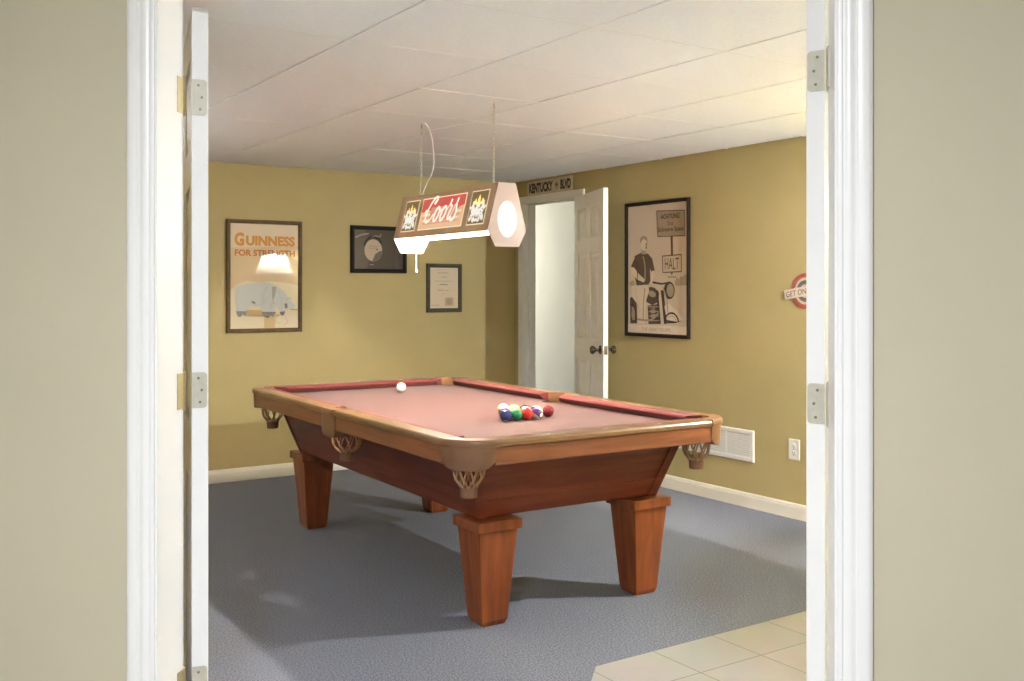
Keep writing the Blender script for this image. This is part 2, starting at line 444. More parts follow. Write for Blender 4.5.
def knob_set(door, x, z, t):
    for y, d in ((0, -1), (t, 1)):
        pr = [(.031, 0), (.031, .006), (.026, .010), (.012, .014), (.011, .034), (.020, .040), (.028, .050), (.030, .060), (.025, .070), (.012, .075)]
        MB().lathe([(r, d*h) for r, h in pr], (x, y, z), 20, axis='y').build('door_knob', M['bronze'], door, smooth=True)
    MB().box((x+.058, t/2-.012, z-.028), (x+.0615, t/2+.012, z+.028)).build('latch_plate', M['bronze'], door)

def hinge_on(door, z, t, m_leaf, side):
    """hinge leaf let into the hinge edge of the door (x = 0), pin beside the y = 0 face"""
    hh = .0445
    pl = []
    for k in range(7):
        a = R(90)*k/6; pl.append((t-.012+.009*math.sin(a)*1.0, hh-.009+.009*math.cos(a)))
    outline = [(.001, hh)] + pl + [(p[0], -p[1]) for p in reversed(pl)] + [(.001, -hh)]
    vs = [(-.0022, p[0], z+p[1]) for p in outline]+[(.0005, p[0], z+p[1]) for p in outline]
    n = len(outline); fs = [tuple(range(n)), tuple(reversed(range(n, 2*n)))]+[(i,(i+1)%n,n+(i+1)%n,n+i) for i in range(n)]
    hg = MB().add(vs, fs).build('hinge', m_leaf, door)
    for dz, dy in ((.030, .016), (0, .024), (-.030, .016)):
        MB().lathe([(.0035, -.0030), (.0035, -.0020)], (0, dy, z+dz), 10, axis='x').build('screw', M['screw'], hg)
    MB().lathe([(.003, -.051), (.0045, -.049), (.0062, -.0445), (.0062, -.016), (.0052, -.0155), (.0062, -.015), (.0062, .015), (.0052, .0155), (.0062, .016), (.0062, .0445), (.0045, .049), (.003, .051)], (-.004, -.0062, z), 14).build('hinge_knuckle', M['brass'] if side < 0 else m_leaf, hg, smooth=True)
    return hg

DT = .040; DLW = .760
HOFF = {-1: .014, 1: .004}                 # the pin stands this far off the leaf
def french_door(side, open_deg, name, label, DT=.040):
    hx = side*(DW-.002)
    p = dpt(hx, .126)
    ang = -45+open_deg if side < 0 else 135-open_deg
    # the pin face (y = 0) is the room side of the closed leaf
    mb = door_leaf(DLW, 2.052, DT)
    mb.v = [(x, y+HOFF[side], z) for x, y, z in mb.v]
    if side < 0:
        mb.v = [(x, -y, z) for x, y, z in mb.v]
    d = link(name, mb.mesh(name, M['trim'], bevel=.0015), None, (p[0], p[1], 0), R(ang))
    struct(d, label, 'door')
    for z in (1.825, 1.090, .352):
        h = hinge_on(d, z, DT, M['nickel'], side)
        h.children[-1].data.transform(Matrix.Translation((0, .004, 0)))
        for ob in [h]+[c for c in h.children if 'knuckle' not in c.name]: ob.data.transform(Matrix.Translation((0, HOFF[side], 0)))
        if side < 0:
            for ob in [h]+list(h.children):
                me = ob.data
                for v in me.vertices: v.co.y = -v.co.y
                me.flip_normals()
    return d
# the closed leaf lies on the wall's room side; turning it open brings the hinge edge round to face the entry
dl = french_door(-1, 122, 'door_1', 'white door swung open at the left of the double doorway')
dr = french_door(1, 114, 'door_2', 'white door swung open at the right of the double doorway', .042)
# brass jamb leaves of the left hinges
for k, z in enumerate((1.825, 1.090, .352)):
    vs = jamb(-DW-.001, -DW+.0025, z-.0445, z+.0445, .088, .119)
    struct(MB().add(vs, BOX).build('trim_%d' % (10+k), M['brass']), ['brass hinge leaf on the left jamb, top', 'brass hinge leaf on the left jamb, middle', 'brass hinge leaf on the left jamb, bottom'][k], 'hinge')
    vs = jamb(DW-.0025, DW+.001, z-.0445, z+.0445, .088, .119)
    struct(MB().add(vs, BOX).build('trim_%d' % (13+k), M['nickel']), ['pale hinge leaf on the right jamb, top', 'pale hinge leaf on the right jamb, middle', 'pale hinge leaf on the right jamb, bottom'][k], 'hinge')

# ------------------------------------------------------------------ back door in the right wall
for k, (a, b, lab) in enumerate([((XR-.002, OY0-.018, 0), (XR+WT+.002, OY0, OZ), 'white near jamb of the open back door'), ((XR-.002, OY1, 0), (XR+WT+.002, OY1+.018, OZ), 'white far jamb of the open back door'), ((XR-.002, OY0-.018, OZ), (XR+WT+.002, OY1+.018, OZ+.018), 'white head jamb of the open back door')]):
    struct(MB().box(a, b).build('trim_%d' % (16+k), M['door_paint']), lab, 'door jamb')
struct(MB().box((XR+.045, OY1-.011, 0), (XR+.085, OY1, OZ)).box((XR+.045, OY0, OZ-.011), (XR+.085, OY1, OZ)).build('trim_19', M['door_paint']), 'white door stop inside the back door frame', 'door stop')
cp = [(.0,0),(.0,.009),(.006,.012),(.014,.010),(.024,.012),(.040,.016),(.052,.016),(.057,.011),(.057,0)]
rings = [[(XR-t, OY0-w, 0) for w, t in cp], [(XR-t, OY0-w, OZ+w) for w, t in cp], [(XR-t, OY1+w, OZ+w) for w, t in cp], [(XR-t, OY1+w, 0) for w, t in cp]]
struct(MB().loft(rings).build('trim_20', M['door_paint'], smooth=True), 'white casing around the open back door', 'door casing')
bx, by = XR-.012, OY0+.004
ang = math.atan2(5.372-by, 4.352-bx)
mb = door_leaf(.755, 2.046, .035)
mb.v = [(x, -y, z) for x, y, z in mb.v]
bd = link('door_3', mb.mesh('door_3', M['door_paint'], bevel=.0015), None, (bx, by, 0), ang)
struct(bd, 'white six panel door standing open beside the motorcycle picture', 'door')
for y, d in ((0, 1), (-.035, -1)):
    pr = [(.031, 0), (.031, .006), (.026, .010), (.012, .014), (.011, .034), (.020, .040), (.028, .050), (.030, .060), (.025, .070), (.012, .075)]
    MB().lathe([(r, d*h) for r, h in pr], (.690, y, .93), 20, axis='y').build('door_knob', M['bronze'], bd, smooth=True)
MB().box((.7545, -.029, .90), (.757, -.006, .96)).build('latch_plate', M['bronze'], bd)
# the small hall beyond
HX = XR+WT
o = MB().box((HX+.95, 5.2, 0), (HX+1.05, 10.1, 2.4)).build('wall_hall', M['hall_paint']); struct(o, 'cream hall wall seen through the open back door', 'wall')
o = MB().box((HX, 10.0, 0), (HX+.95, 10.1, 2.4)).build('wall_hall_far', M['hall_paint']); struct(o, 'cream end wall of the hall beyond the back door', 'wall')
o = MB().box((HX, 5.2, 0), (HX+.95, 5.3, 2.4)).build('wall_hall_near', M['hall_paint']); struct(o, 'cream near wall of the hall beyond the back door', 'wall')
o = MB().box((HX, 7.08, 0), (HX+.01, 10.0, 2.4)).build('wall_hall_side', M['hall_paint']); struct(o, 'cream side wall of the hall beyond the back door', 'wall')
o = MB().box((HX, 5.2, 2.36), (HX+1.05, 10.1, 2.44)).build('ceiling_hall', M['hall_paint']); struct(o, 'white hall ceiling beyond the back door', 'ceiling')
o = MB().box((XR, 5.2, -.05), (HX+1.05, 10.1, 0)).build('floor_hall', M['carpet']); struct(o, 'grey carpet of the hall beyond the back door', 'floor')

# ------------------------------------------------------------------ entry space around the camera
o = MB().box((-2.3, -2.1, 0), (-2.2, D1-XL+.1, 2.5)).build('wall_entry_left', M['beige']); struct(o, 'beige entry wall left of the camera', 'wall')
o = MB().box((-2.2, -2.1, 0), (XR, -2.0, 2.5)).build('wall_entry_rear', M['beige']); struct(o, 'beige entry wall behind the camera', 'wall')
o = MB().box((-2.2, D1-XL, 0), (XL-WT, D1-XL+.1, 2.5)).build('wall_entry_far', M['beige']); struct(o, 'beige entry wall beside the doorway', 'wall')
o = MB().box((XR, -2.1, 0), (XR+.1, YN-WT, 2.5)).build('wall_entry_right', M['beige']); struct(o, 'beige entry wall right of the camera', 'wall')
poly = [(-2.3, -2.1), (XR+.1, -2.1), (XR+.1, YN-WT), (D0+.05-(YN-WT), YN-WT), (XL-.02, D0+.07-XL), (-2.3, D0+.07-XL)]
o = MB().prism(poly, 2.44, 2.5).build('ceiling_entry', M['ceil_bar']); struct(o, 'white entry ceiling above the camera', 'ceiling')

# ------------------------------------------------------------------ the pool table
TX, TY = 2.571, 4.377                     # middle of the table
HWX, HLY = .688, 1.264                    # half width and half length over the rails
table = thing('pool_table', 'red cloth pool table with brown wooden body and four tapered legs', 'pool table', (TX, TY, 0), R(-1.4))
# cabinet with sloping sides
mb = MB().frustum((0,.010), (.455,.995), .432, (0,.010), (.538,1.065), .668)
cab = mb.build('cabinet', M['wood_cab'], table, bevel=.002)
def cab_half(z):
    t = (z-.432)/(.668-.432); return .455+.083*t, .995+.070*t
for sy in (-1, 1):
    # lower board standing a little proud of the end panel
    z0, z1 = .434, .505; w0, l0 = cab_half(z0); w1, l1 = cab_half(z1)
    a = [(-w0+.04, .010+sy*(l0-.004), z0), (w0-.04, .010+sy*(l0-.004), z0), (w0-.04, .010+sy*(l0+.005), z0), (-w0+.04, .010+sy*(l0+.005), z0)]
    b = [(-w1+.04, .010+sy*(l1-.004), z1), (w1-.04, .010+sy*(l1-.004), z1), (w1-.04, .010+sy*(l1+.005), z1), (-w1+.04, .010+sy*(l1+.005), z1)]
    MB().loft([a, b]).build('lower_board', M['wood_cab'], cab, bevel=.0015)
    for sx in (-1, 1):
        rings = []
        for z in (.428, .668):
            w, l = cab_half(z)
            rings.append([(sx*(w-.040), .010+sy*(l-.010), z), (sx*(w+.006), .010+sy*(l-.010), z), (sx*(w+.006), .010+sy*(l+.012), z), (sx*(w-.040), .010+sy*(l+.012), z)])
        MB().loft(rings).build('corner_post', M['wood_cab'], table, bevel=.002)
# legs
for sx in (-1, 1):
    for sy in (-1, 1):
        cx, cy = sx*.391, .012+sy*.965
        rings = []
        for h, z in ((.050, 0), (.0595, .022), (.089, .388)):
            rings.append([(cx-h,cy-h,z),(cx+h,cy-h,z),(cx+h,cy+h,z),(cx-h,cy+h,z)])
        lg = MB().loft(rings).build('leg', M['wood_leg'], table, bevel=.003)
        MB().box((cx-.103, cy-.103, .388), (cx+.103, cy+.103, .428)).build('leg_cap', M['wood_leg'], lg, bevel=.003)
# bed with the pocket holes cut out of it
BW, BL = .585, 1.170
def arc(cx, cy, r, a0, a1, n=10): return [(cx+r*math.cos(R(a0+(a1-a0)*i/n)), cy+r*math.sin(R(a0+(a1-a0)*i/n))) for i in range(n+1)]
cw, cl = HWX-.123, HLY-.123               # centre of the corner pocket holes
sp = HWX-.097
bed = []
for sx, sy, a0, a1 in ((1,-1,215,55), (1,1,305,145), (-1,1,35,-125), (-1,-1,125,-35)):
    if (sx, sy) == (1, 1): bed += arc(sp, 0, .066, 290, 70)
    if (sx, sy) == (-1, -1): bed += arc(-sp, 0, .066, 110, -110)
    bed += arc(sx*(cw+.006), sy*(cl+.006), .048, a0, a1)
MB().prism(bed, .736, .745).build('bed_cloth', M['cloth'], table)
MB().box((-.545, -1.08, .664), (.545, 1.08, .736)).build('bed_frame', M['wood_cab'], table)
# rails: wooden body, cloth cushion, pearl sights
WP = [(.006,.690),(.002,.694),(.002,.758),(-.007,.763),(-.007,.776),(-.003,.783),(.004,.786),(.074,.786),(.074,.700)]
CU = [(.0742,.786),(.108,.784),(.120,.781),(.1265,.774),(.122,.764),(.106,.748),(.0742,.746)]
def rail(p, q, nrm, wc0, wc1, nose0, nose1, sights):
    """p->q along the outer face; nrm points inward; cushion runs between the given trims at its ends"""
    p, q = Vector(p), Vector(q); d = (q-p).normalized(); n = Vector(nrm); L = (q-p).length
    def pt(s, u, z): v = p+d*s+n*u; return (v.x, v.y, z)
    r = MB().loft([[pt(s, u, z) for u, z in WP] for s in (0, L)]).build('rail', [M['wood_rail'], M['wood_top']], table)
    for f in r.data.polygons:
        if f.center.z > .760: f.material_index = 1
    def trim(u, a, b): t = (u-.0742)/(.1265-.0742); return a+(b-a)*t
    rings = [[pt(trim(u, wc0, nose0), u, z) for u, z in CU], [pt(L-trim(u, wc1, nose1), u, z) for u, z in CU]]
    MB().loft(rings).build('cushion', M['cushion'], r, smooth=True)
    top = MB()
    quad = [pt(wc0, .0735, .7866), pt(L-wc1, .0735, .7866), pt(L-trim(.112, wc1, nose1), .112, .7848), pt(trim(.112, wc0, nose0), .112, .7848)]
    for s in sights:
        mb = MB().prism([pt(s-.012, .037, 0)[:2], pt(s, .0315, 0)[:2], pt(s+.012, .037, 0)[:2], pt(s, .0425, 0)[:2]], .7855, .7868)
        mb.build('sight', M['sight'], r)
COX, COY = .149, .154                                  # corner pocket pieces reach this far along each rail
Lx = 2*(HWX-COX); Ly = HLY-COY-.078
sx3 = [Lx/2-.28, Lx/2, Lx/2+.28]
rail((-HWX+COX, -HLY), (HWX-COX, -HLY), (0,1), -.004, -.004, .060, .060, sx3)
rail((HWX-COX, HLY), (-HWX+COX, HLY), (0,-1), -.004, -.004, .060, .060, sx3)
sy3 = [Ly*.27, Ly*.54, Ly*.80]
rail((-HWX, -.078), (-HWX, -HLY+COY), (1,0), -.010, -.012, .010, .042, sy3)
rail((-HWX, HLY-COY), (-HWX, .078), (1,0), -.012, -.010, .042, .010, [Ly-s for s in sy3])
rail((HWX, .078), (HWX, HLY-COY), (-1,0), -.010, -.012, .010, .042, sy3)
rail((HWX, -HLY+COY), (HWX, -.078), (-1,0), -.012, -.010, .042, .010, [Ly-s for s in sy3])

# pocket pieces and string nets
def net(parent, c, k0=1.0):
    """woven leather pocket net hanging under a pocket, c = its top middle"""
    cx, cy, z0 = c
    prof = [(r*k0, h) for r, h in ((.060, 0), (.0655, -.022), (.064, -.045), (.054, -.066), (.040, -.080))]+[(.033, -.088)]
    N = 9; mb = MB()
    for sgn in (-1, 1):
        for k in range(N):
            pts = []
            for i in range(13):
                t = i/12*(len(prof)-1); a = int(min(t, len(prof)-2)); f = t-a
                r = prof[a][0]*(1-f)+prof[a+1][0]*f; h = prof[a][1]*(1-f)+prof[a+1][1]*f
                an = 2*math.pi*(k+sgn*.95*i/12)/N
                rr = r+sgn*.0012
                pts.append((cx+rr*math.cos(an), cy+rr*math.sin(an), z0+h))
            mb.tube(pts, .0040 if k0 < 1 else .0029, 5)
    ring = [(cx+.061*k0*math.cos(2*math.pi*i/24), cy+.061*k0*math.sin(2*math.pi*i/24), z0+.001) for i in range(24)]
    mb.tube(ring, .0045, 6, closed=True)
    nt = mb.build('pocket_net', M['strap'], parent, smooth=True)
    MB().lathe([(.036, z0-.086), (.0345, z0-.088), (.0325, z0-.120), (.031, z0-.128), (.020, z0-.130)][::-1], (cx, cy, 0), 20).build('net_cup', M['leather'], nt, smooth=True)
    return nt
def collar(rings):
    """walls between the rings, closed at both ends by strips from the outer to the inner edge"""
    mb = MB().loft(rings, caps=False); N = len(rings[0]); h = N//2
    for k in (0, len(rings)-1):
        o = k*N
        for i in range(h-1): mb.f.append((o+i, o+i+1, o+N-2-i, o+N-1-i)); mb.m.append(0)
    return mb
def corner_piece(sx, sy):
    """rounded leather pocket piece wrapping a table corner"""
    n = 18
    def outer(t, off):
        # t 0..1 from the side rail round to the end rail; flattened quarter curve
        a = t*math.pi/2
        circ = (COX-COX*math.cos(a), COY-COY*math.sin(a)); chord = (COX*t, COY-COY*t)
        k = .78; x = circ[0]*k+chord[0]*(1-k); y = circ[1]*k+chord[1]*(1-k)
        # push outward along the diagonal by off
        nx, ny = -math.cos(a), -math.sin(a)
        return x+nx*off, y+ny*off
    ts = [i/n for i in range(n+1)]
    inner = [(.084, COY)]+[(.123+.0565*math.cos(R(a)), .123+.0565*math.sin(R(a))) for a in [130+172*(i-1)/(n-2) for i in range(1, n)]]+[(COX, .084)]
    def ring(off, z, lower=False):
        o = [outer(t, off) for t in ts]
        zo = [z+(.034*abs(2*t-1)**4 if lower else 0) for t in ts]
        pts = [(p[0], p[1], q) for p, q in zip(o, zo)]+[(p[0], p[1], q) for p, q in reversed(list(zip(inner, zo)))]
        return [((-1 if sx < 0 else 1)*(HWX-p[0]), (-1 if sy < 0 else 1)*(HLY-p[1]), p[2]) for p in pts]
    rings = [ring(-.002, .671, True), ring(.001, .681, True), ring(.0035, .752), ring(.0038, .760), ring(.0105, .763), ring(.0115, .772), ring(.010, .782), ring(.006, .7875)]
    pc = collar(rings).build('pocket_casting', M['leather'], table, smooth=True)
    net(pc, (sx*(cw+.012), sy*(cl-.014), .684), .90)
for sx in (-1, 1):
    for sy in (-1, 1): corner_piece(sx, sy)
def side_piece(sx):
    n = 14; H = .078
    def ring(off, z, lower=0):
        ic, ir = (.086, .074) if z < .70 else (.097, .064)          # the throat of the pocket widens downward
        outer = []
        for i in range(n+1):
            y = -H+2*H*i/n; b = (1-(abs(y)/H)**6)
            outer.append((-.004-off*(.35+.65*b), y, z+lower*(abs(y)/H)**6))
        inner = [(.080, -H)]+[(ic+ir*math.cos(R(a)), ir*math.sin(R(a))) for a in [260-160*(i-1)/(n-2) for i in range(1, n)]]+[(.080, H)]
        pts = outer+[(p[0], p[1], q[2]) for p, q in reversed(list(zip(inner, outer)))]
        return [(sx*(HWX-p[0]), p[1], p[2]) for p in pts]
    rings = [ring(0, .655, .02), ring(.003, .668, .02), ring(.0037, .698), ring(.004, .740), ring(.0045, .760), ring(.011, .763), ring(.012, .774), ring(.010, .783), ring(.006, .7875)]
    pc = collar(rings).build('pocket_casting', M['leather'], table, smooth=True)
    net(pc, (sx*(sp+.008), 0, .664), 1.06)
for sx in (-1, 1): side_piece(sx)

# ------------------------------------------------------------------ the balls
BR = .0286
def ball_mesh(kind, col, name):
    mb = MB(); prof = []
    for i in range(1, 20):
        a = -math.pi/2+math.pi*i/20; prof.append((BR*math.cos(a), BR*math.sin(a)))
    prof = [(.0003, -BR)]+prof+[(.0003, BR)]
    return mb.lathe(prof, (0,0,0), 32).mesh(name, ball_mat(name+'_resin', col, kind), smooth=True)
cue = link('cue_ball', ball_mesh('cue', None, 'cue_ball'), None, (2.700, 5.245, .7454+BR))
tag(cue, 'white cue ball alone near the far end of the red table', 'pool ball')
BC = {1: (.85,.55,.03), 2: (.028,.040,.16), 3: (.62,.035,.03), 4: (.12,.045,.20), 5: (.80,.25,.03), 6: (.012,.20,.075), 7: (.23,.012,.020), 8: (.012,.012,.014)}
for k in range(9, 16): BC[k] = BC[k-8]
LAB = {2: 'solid navy ball at the left end of the front row of the rack', 6: 'solid green ball, second from left in the front row', 3: 'bright red solid ball in the middle of the front row',
 12: 'white and dark purple striped ball, fourth in the front row', 7: 'solid maroon ball at the right end of the front row',
 4: 'solid purple ball directly behind the navy ball', 1: 'solid yellow ball directly behind the green ball', 11: 'white ball with red stripe directly behind the bright red ball', 10: 'white ball with navy stripe directly behind the purple striped ball',
 15: 'maroon striped ball at the left of the third row of the rack', 14: 'green striped ball in the middle of the third row of the rack', 8: 'solid black ball at the right of the third row of the rack',
 13: 'orange striped ball at the left of the fourth row of the rack', 5: 'solid orange ball at the right of the fourth row of the rack', 9: 'yellow and white striped ball at the far tip of the rack'}
rows = [[2, 6, 3, 12, 7], [4, 1, 11, 10], [15, 14, 8], [13, 5], [9]]
spin = {2: (70,20,0), 6: (-60,50,30), 3: (55,0,50), 12: (20,35,30), 7: (15,10,62), 9: (10,0,20), 1: (80,0,10), 11: (25,10,-10), 10: (-10,30,20), 15: (12,8,0), 14: (-8,12,40), 13: (10,-10,10), 8: (60,0,0), 4: (70,10,0), 5: (80,0,0)}
pitch = 2*BR*1.004
for r, row in enumerate(rows):
    for c, num in enumerate(row):
        x = 2.486+pitch*(c+r*.5); y = 3.800+pitch*r*.866
        if num == 7: x += .026; y += .030
        kind = 'stripe' if num > 8 else 'solid'
        o = link('pool_ball', ball_mesh(kind, BC[num], 'pool_ball_%d' % num), None, (x, y, .7454+BR))
        a = spin.get(num, (rng.uniform(0,90), rng.uniform(0,90), rng.uniform(0,90)))
        o.rotation_euler = (R(a[0]), R(a[1]), R(a[2]))
        tag(o, LAB[num], 'pool ball', 'racked pool balls')
        for sg in (-1, 1):
            w = .0042 if num < 10 else .0066
            text_mesh('number', str(num), (-w/2, w/2, -.0032, .0032), M['paint_black'], -BR-.0001, o, rotz=0 if sg < 0 else math.pi)

# ------------------------------------------------------------------ hanging sign lamp over the table
LX, LY0, LY1 = 2.557, 3.900, 4.846
LM = (LY0+LY1)/2
lamp = thing('hanging_sign_lamp', 'long illuminated sign lamp hung on two chains above the pool table', 'hanging lamp', (LX, LM, 1.54))
LZ = 1.54
TW, TZ, MW, MZ, BWl, BZ = .048, 1.840-LZ, .1035, 1.616-LZ, .066, 1.543-LZ
HL = (LY1-LY0)/2
lit_cream = emis('lit_cream_panel', (1.0, .86, .58), .75, (.3,.28,.2))
lit_white = emis('lit_white_panel', (1.0, .97, .86), .80, (.10,.10,.09))
lit_red = emis('lit_red_panel', (.86, .12, .10), .5, (.3,.05,.04))
lit_pink = emis('lit_pink_panel', (1.0, .46, .30), .5, (.3,.15,.1))
lit_peach = emis('lit_peach_panel', (1.0, .64, .38), .6, (.3,.2,.12))
lit_dark = emis('lit_brown_panel', (.30, .19, .06), .28, (.2,.13,.05))
lit_gold = emis('lit_gold_detail', (.95, .72, .22), .85)
lit_line = emis('lit_grey_line', (.62, .58, .42), .48, (.10,.10,.08))
lit_script = emis('lit_script', (1.0, .95, .80), .9, (.3,.3,.28))
slope = math.atan2(MW-TW, TZ-MZ)
SH = math.hypot(MW-TW, TZ-MZ)            # slanted height of a side panel
def side_sign(sx):
    """side panel in its own frame: x along the lamp (to the viewer's right), z up the slope, facing -y"""
    p = link('side_panel', MB().box((-HL+.004, 0, 0), (HL-.004, .004, SH)).mesh('side_panel', [M['lamp_brown'], M['lamp_white']]), lamp)
    for f in p.data.polygons:
        if f.normal.y > .5: f.material_index = 1
    # place: bottom edge at mid width, leaning inward to the top
    rx = Matrix.Rotation(-slope, 4, 'X')
    rz = Matrix.Rotation(R(-90) if sx < 0 else R(90), 4, 'Z')
    p.matrix_local = Matrix.Translation((sx*MW, 0, MZ)) @ rz @ rx
    z0, z1 = .034, SH-.026
    # three lit windows: crest, script sign, crest
    for name, a, b in (('crest_panel', -.415, -.262), ('script_panel', -.226, .216), ('crest_panel', .262, .420)):
        mb = MB()
        if name == 'script_panel':
            mb.flat([(a,z0),(b,z0),(b,z1),(a,z1)], -.0012, 0)
            q = .006
            mb.flat([(a+q,z0+q),(b-q,z0+q),(b-q,z1-q),(a+q,z1-q)], -.0020, 2)                         # peach ground
            zz = z0+q; top = z1-q
            edgep = [(a+q, .56), (a+.04, .57), (a+.05, .64), (a+.10, .60), (-.06, .54), (.05, .50), (.12, .52), (b-.06, .56), (b-.05, .62), (b-q, .66)]
            red = [(x, zz+(top-zz)*t) for x, t in edgep]+[(b-q, top), (a+q, top)]
            mb.flat(red, -.0026, 1)
            for i, t in enumerate((.44, .34, .24, .14)):
                mb.flat([(a+.02+.012*i, zz+(top-zz)*t), (b-.02-.02*i, zz+(top-zz)*(t+.015)), (b-.03, zz+(top-zz)*(t+.06)), (a+.03, zz+(top-zz)*(t+.045))], -.0026, 0 if i % 2 == 0 else 5)
            mb.flat([(a+.10,zz+.035),(.13,zz+.035),(.15,zz+.11),(a+.11,zz+.11)], -.0029, 5)
            pn = mb.build('script_panel', [lit_cream, lit_red, lit_peach, lit_pink, lit_script, lit_pink], p)
            # the brand script, brush lettered
            sc = MB(); cx0, cz0, S = -.178, z0+.044, .108
            def L(pts, w=.013, w2=None):
                pp = crom([(cx0+S*(x+.22*y)*.98, cz0+S*y) for x, y in pts], 7); stroke(sc, pp, w, -.0034, 0, w2)
            L([(.72,.98),(.62,.82),(.78,1.02),(.74,1.16),(.52,1.12),(.26,.82),(.10,.40),(.14,.06),(.36,-.06),(.62,.08),(.80,.34)], .016, .008)
            L([(.10,.36),(.0,.30),(-.06,.44),(.02,.58)], .006, .010)
            for ox in (1.02, 1.66):
                L([(ox+.16,.66),(ox-.02,.54),(ox-.10,.26),(ox-.02,.0),(ox+.16,.02),(ox+.30,.26),(ox+.28,.52),(ox+.14,.66)], .015, .013)
            L([(1.28,.50),(1.42,.44),(1.54,.52)], .008)
            L([(1.92,.50),(2.04,.50),(2.16,.74),(2.24,.96)], .005)
            L([(2.24,.96),(2.22,.72),(2.34,.66),(2.40,.58),(2.32,.30),(2.30,.06),(2.40,.0),(2.50,.10)], .013, .012)
            L([(2.50,.10),(2.66,.50),(2.84,.98)], .005)
            L([(2.84,.98),(2.80,.70),(2.92,.40),(2.92,.12),(2.78,-.06),(2.58,.0),(2.56,.14)], .012, .015)
            sc.build('sign_script', [lit_script], p)
        else:
            mb.flat([(a,z0),(b,z0),(b,z1),(a,z1)], -.0012, 0)
            q = .0055
            mb.flat([(a+q,z0+q),(b-q,z0+q),(b-q,z1-q),(a+q,z1-q)], -.0020, 1)
            cx, w = (a+b)/2, (b-a)*1.25; hz = z1-z0; r2 = random.Random(5)
            # lit crest: two leafy supporters round a shield with three peaks on top
            for px, pz, rx_, rz_, ro in ((0,.40,.13,.18,0), (-.20,.42,.085,.20,.35), (.20,.42,.085,.20,-.35), (-.26,.22,.06,.12,-.5), (.26,.22,.06,.12,.5), (-.13,.17,.06,.11,.3), (.13,.17,.06,.11,-.3), (0,.14,.16,.045,0),
                                       (-.22,.62,.045,.09,.2), (.22,.62,.045,.09,-.2), (.30,.48,.035,.11,-.9), (-.30,.48,.035,.11,.9), (0,.60,.10,.10,0)):
                mb.flat(ell(cx+px*w, z0+pz*hz, rx_*w, rz_*hz, 14, ro), -.0026, 2)
            for px, h in ((-.15,.78), (0,.88), (.16,.78)):
                mb.flat([(cx+(px-.055)*w, z0+.58*hz), (cx+(px+.055)*w, z0+.58*hz), (cx+(px+.03)*w, z0+(h-.06)*hz), (cx+px*w, z0+h*hz), (cx+(px-.03)*w, z0+(h-.06)*hz)], -.0028, 3)
                mb.flat(ell(cx+px*w, z0+(h-.13)*hz, .06*w, .035*hz, 10), -.0030, 3)
            for k in range(16):
                mb.flat(ell(cx+r2.uniform(-.27,.27)*w, z0+r2.uniform(.14,.60)*hz, r2.uniform(.012,.03)*w, r2.uniform(.012,.03)*hz, 8), -.0032, 4)
            mb.build('crest_panel', [lit_cream, lit_dark, lit_white, lit_gold, lit_dark], p)
for sx in (-1, 1): side_sign(sx)
hexa = [(-TW, TZ), (-MW-.004, MZ+.004), (-BWl, BZ), (BWl, BZ), (MW+.004, MZ+.004), (TW, TZ)]
for sy in (-1, 1):
    y0, y1 = (-HL-.003, -HL+.004) if sy < 0 else (HL-.004, HL+.003)
    vs = [(x, y0, z) for x, z in hexa]+[(x, y1, z) for x, z in hexa]; n = len(hexa)
    ep = MB().add(vs, [tuple(range(n)), tuple(range(n, 2*n))]+[(i,(i+1)%n,n+(i+1)%n,n+i) for i in range(n)]).build('end_panel', [M['lamp_pink'], M['lamp_white']], lamp)
    for f in ep.data.polygons:
        if f.normal.y*sy < -.5: f.material_index = 1
    mb = MB(); cz = 1.676-LZ
    e = .0006
    def yy(k): return sy*(HL+.003+e*k)
    def fl(poly, k, mi): mb.add([(p[0]*(-sy), yy(k), p[1]) for p in poly], [tuple(range(len(poly)))], mi)
    fl(ell(0, cz-.004, .054, .085, 32), 1, 0)
    mug = [(-.016,cz-.052),(.016,cz-.052),(.017,cz+.028),(-.017,cz+.028)]
    for pts, w, mi in (([(-.045,cz+.02),(-.036,cz+.046),(-.018,cz+.050)], .003, 1), ([(-.034,cz+.044),(0,cz+.052),(.03,cz+.044),(.044,cz+.02)], .002, 1), ([(-.022,cz-.058),(-.026,cz-.02),(-.022,cz+.02)], .003, 1), ([(-.03,cz-.066),(0,cz-.060),(.03,cz-.07)], .002, 1), ([(.026,cz-.02),(.036,cz-.04),(.03,cz-.05)], .002, 1), ([(.02,cz+.06),(.022,cz+.08)], .0015, 1), ([(-.01,cz+.056),(-.008,cz+.082)], .0015, 1)):
        st = MB(); stroke(st, crom(pts, 5), w, 0); mb.add([(p[0]*(-sy), yy(2), p[2]) for p in st.v], st.f, mi)
    fl(mug, 3, 0)
    fl(ell(.024, cz+.006, .005, .008, 10), 3, 2); fl(ell(-.030, cz+.030, .007, .005, 10), 3, 2)
    mb.build('oval_picture', [lit_white, lit_line, lit_gold], ep)
tp = MB().box((-TW, -HL+.003, TZ-.004), (TW, HL-.003, TZ)).build('top_panel', [M['lamp_brown'], M['lamp_white']], lamp)
for f in tp.data.polygons:
    if f.normal.z < -.5: f.material_index = 1
bulb_m = emis('hanging_lamp_bulb', (1.0, .90, .77), 1.0)
BULB_W = bulb_m.node_tree.nodes['Principled BSDF'].inputs['Emission Strength']
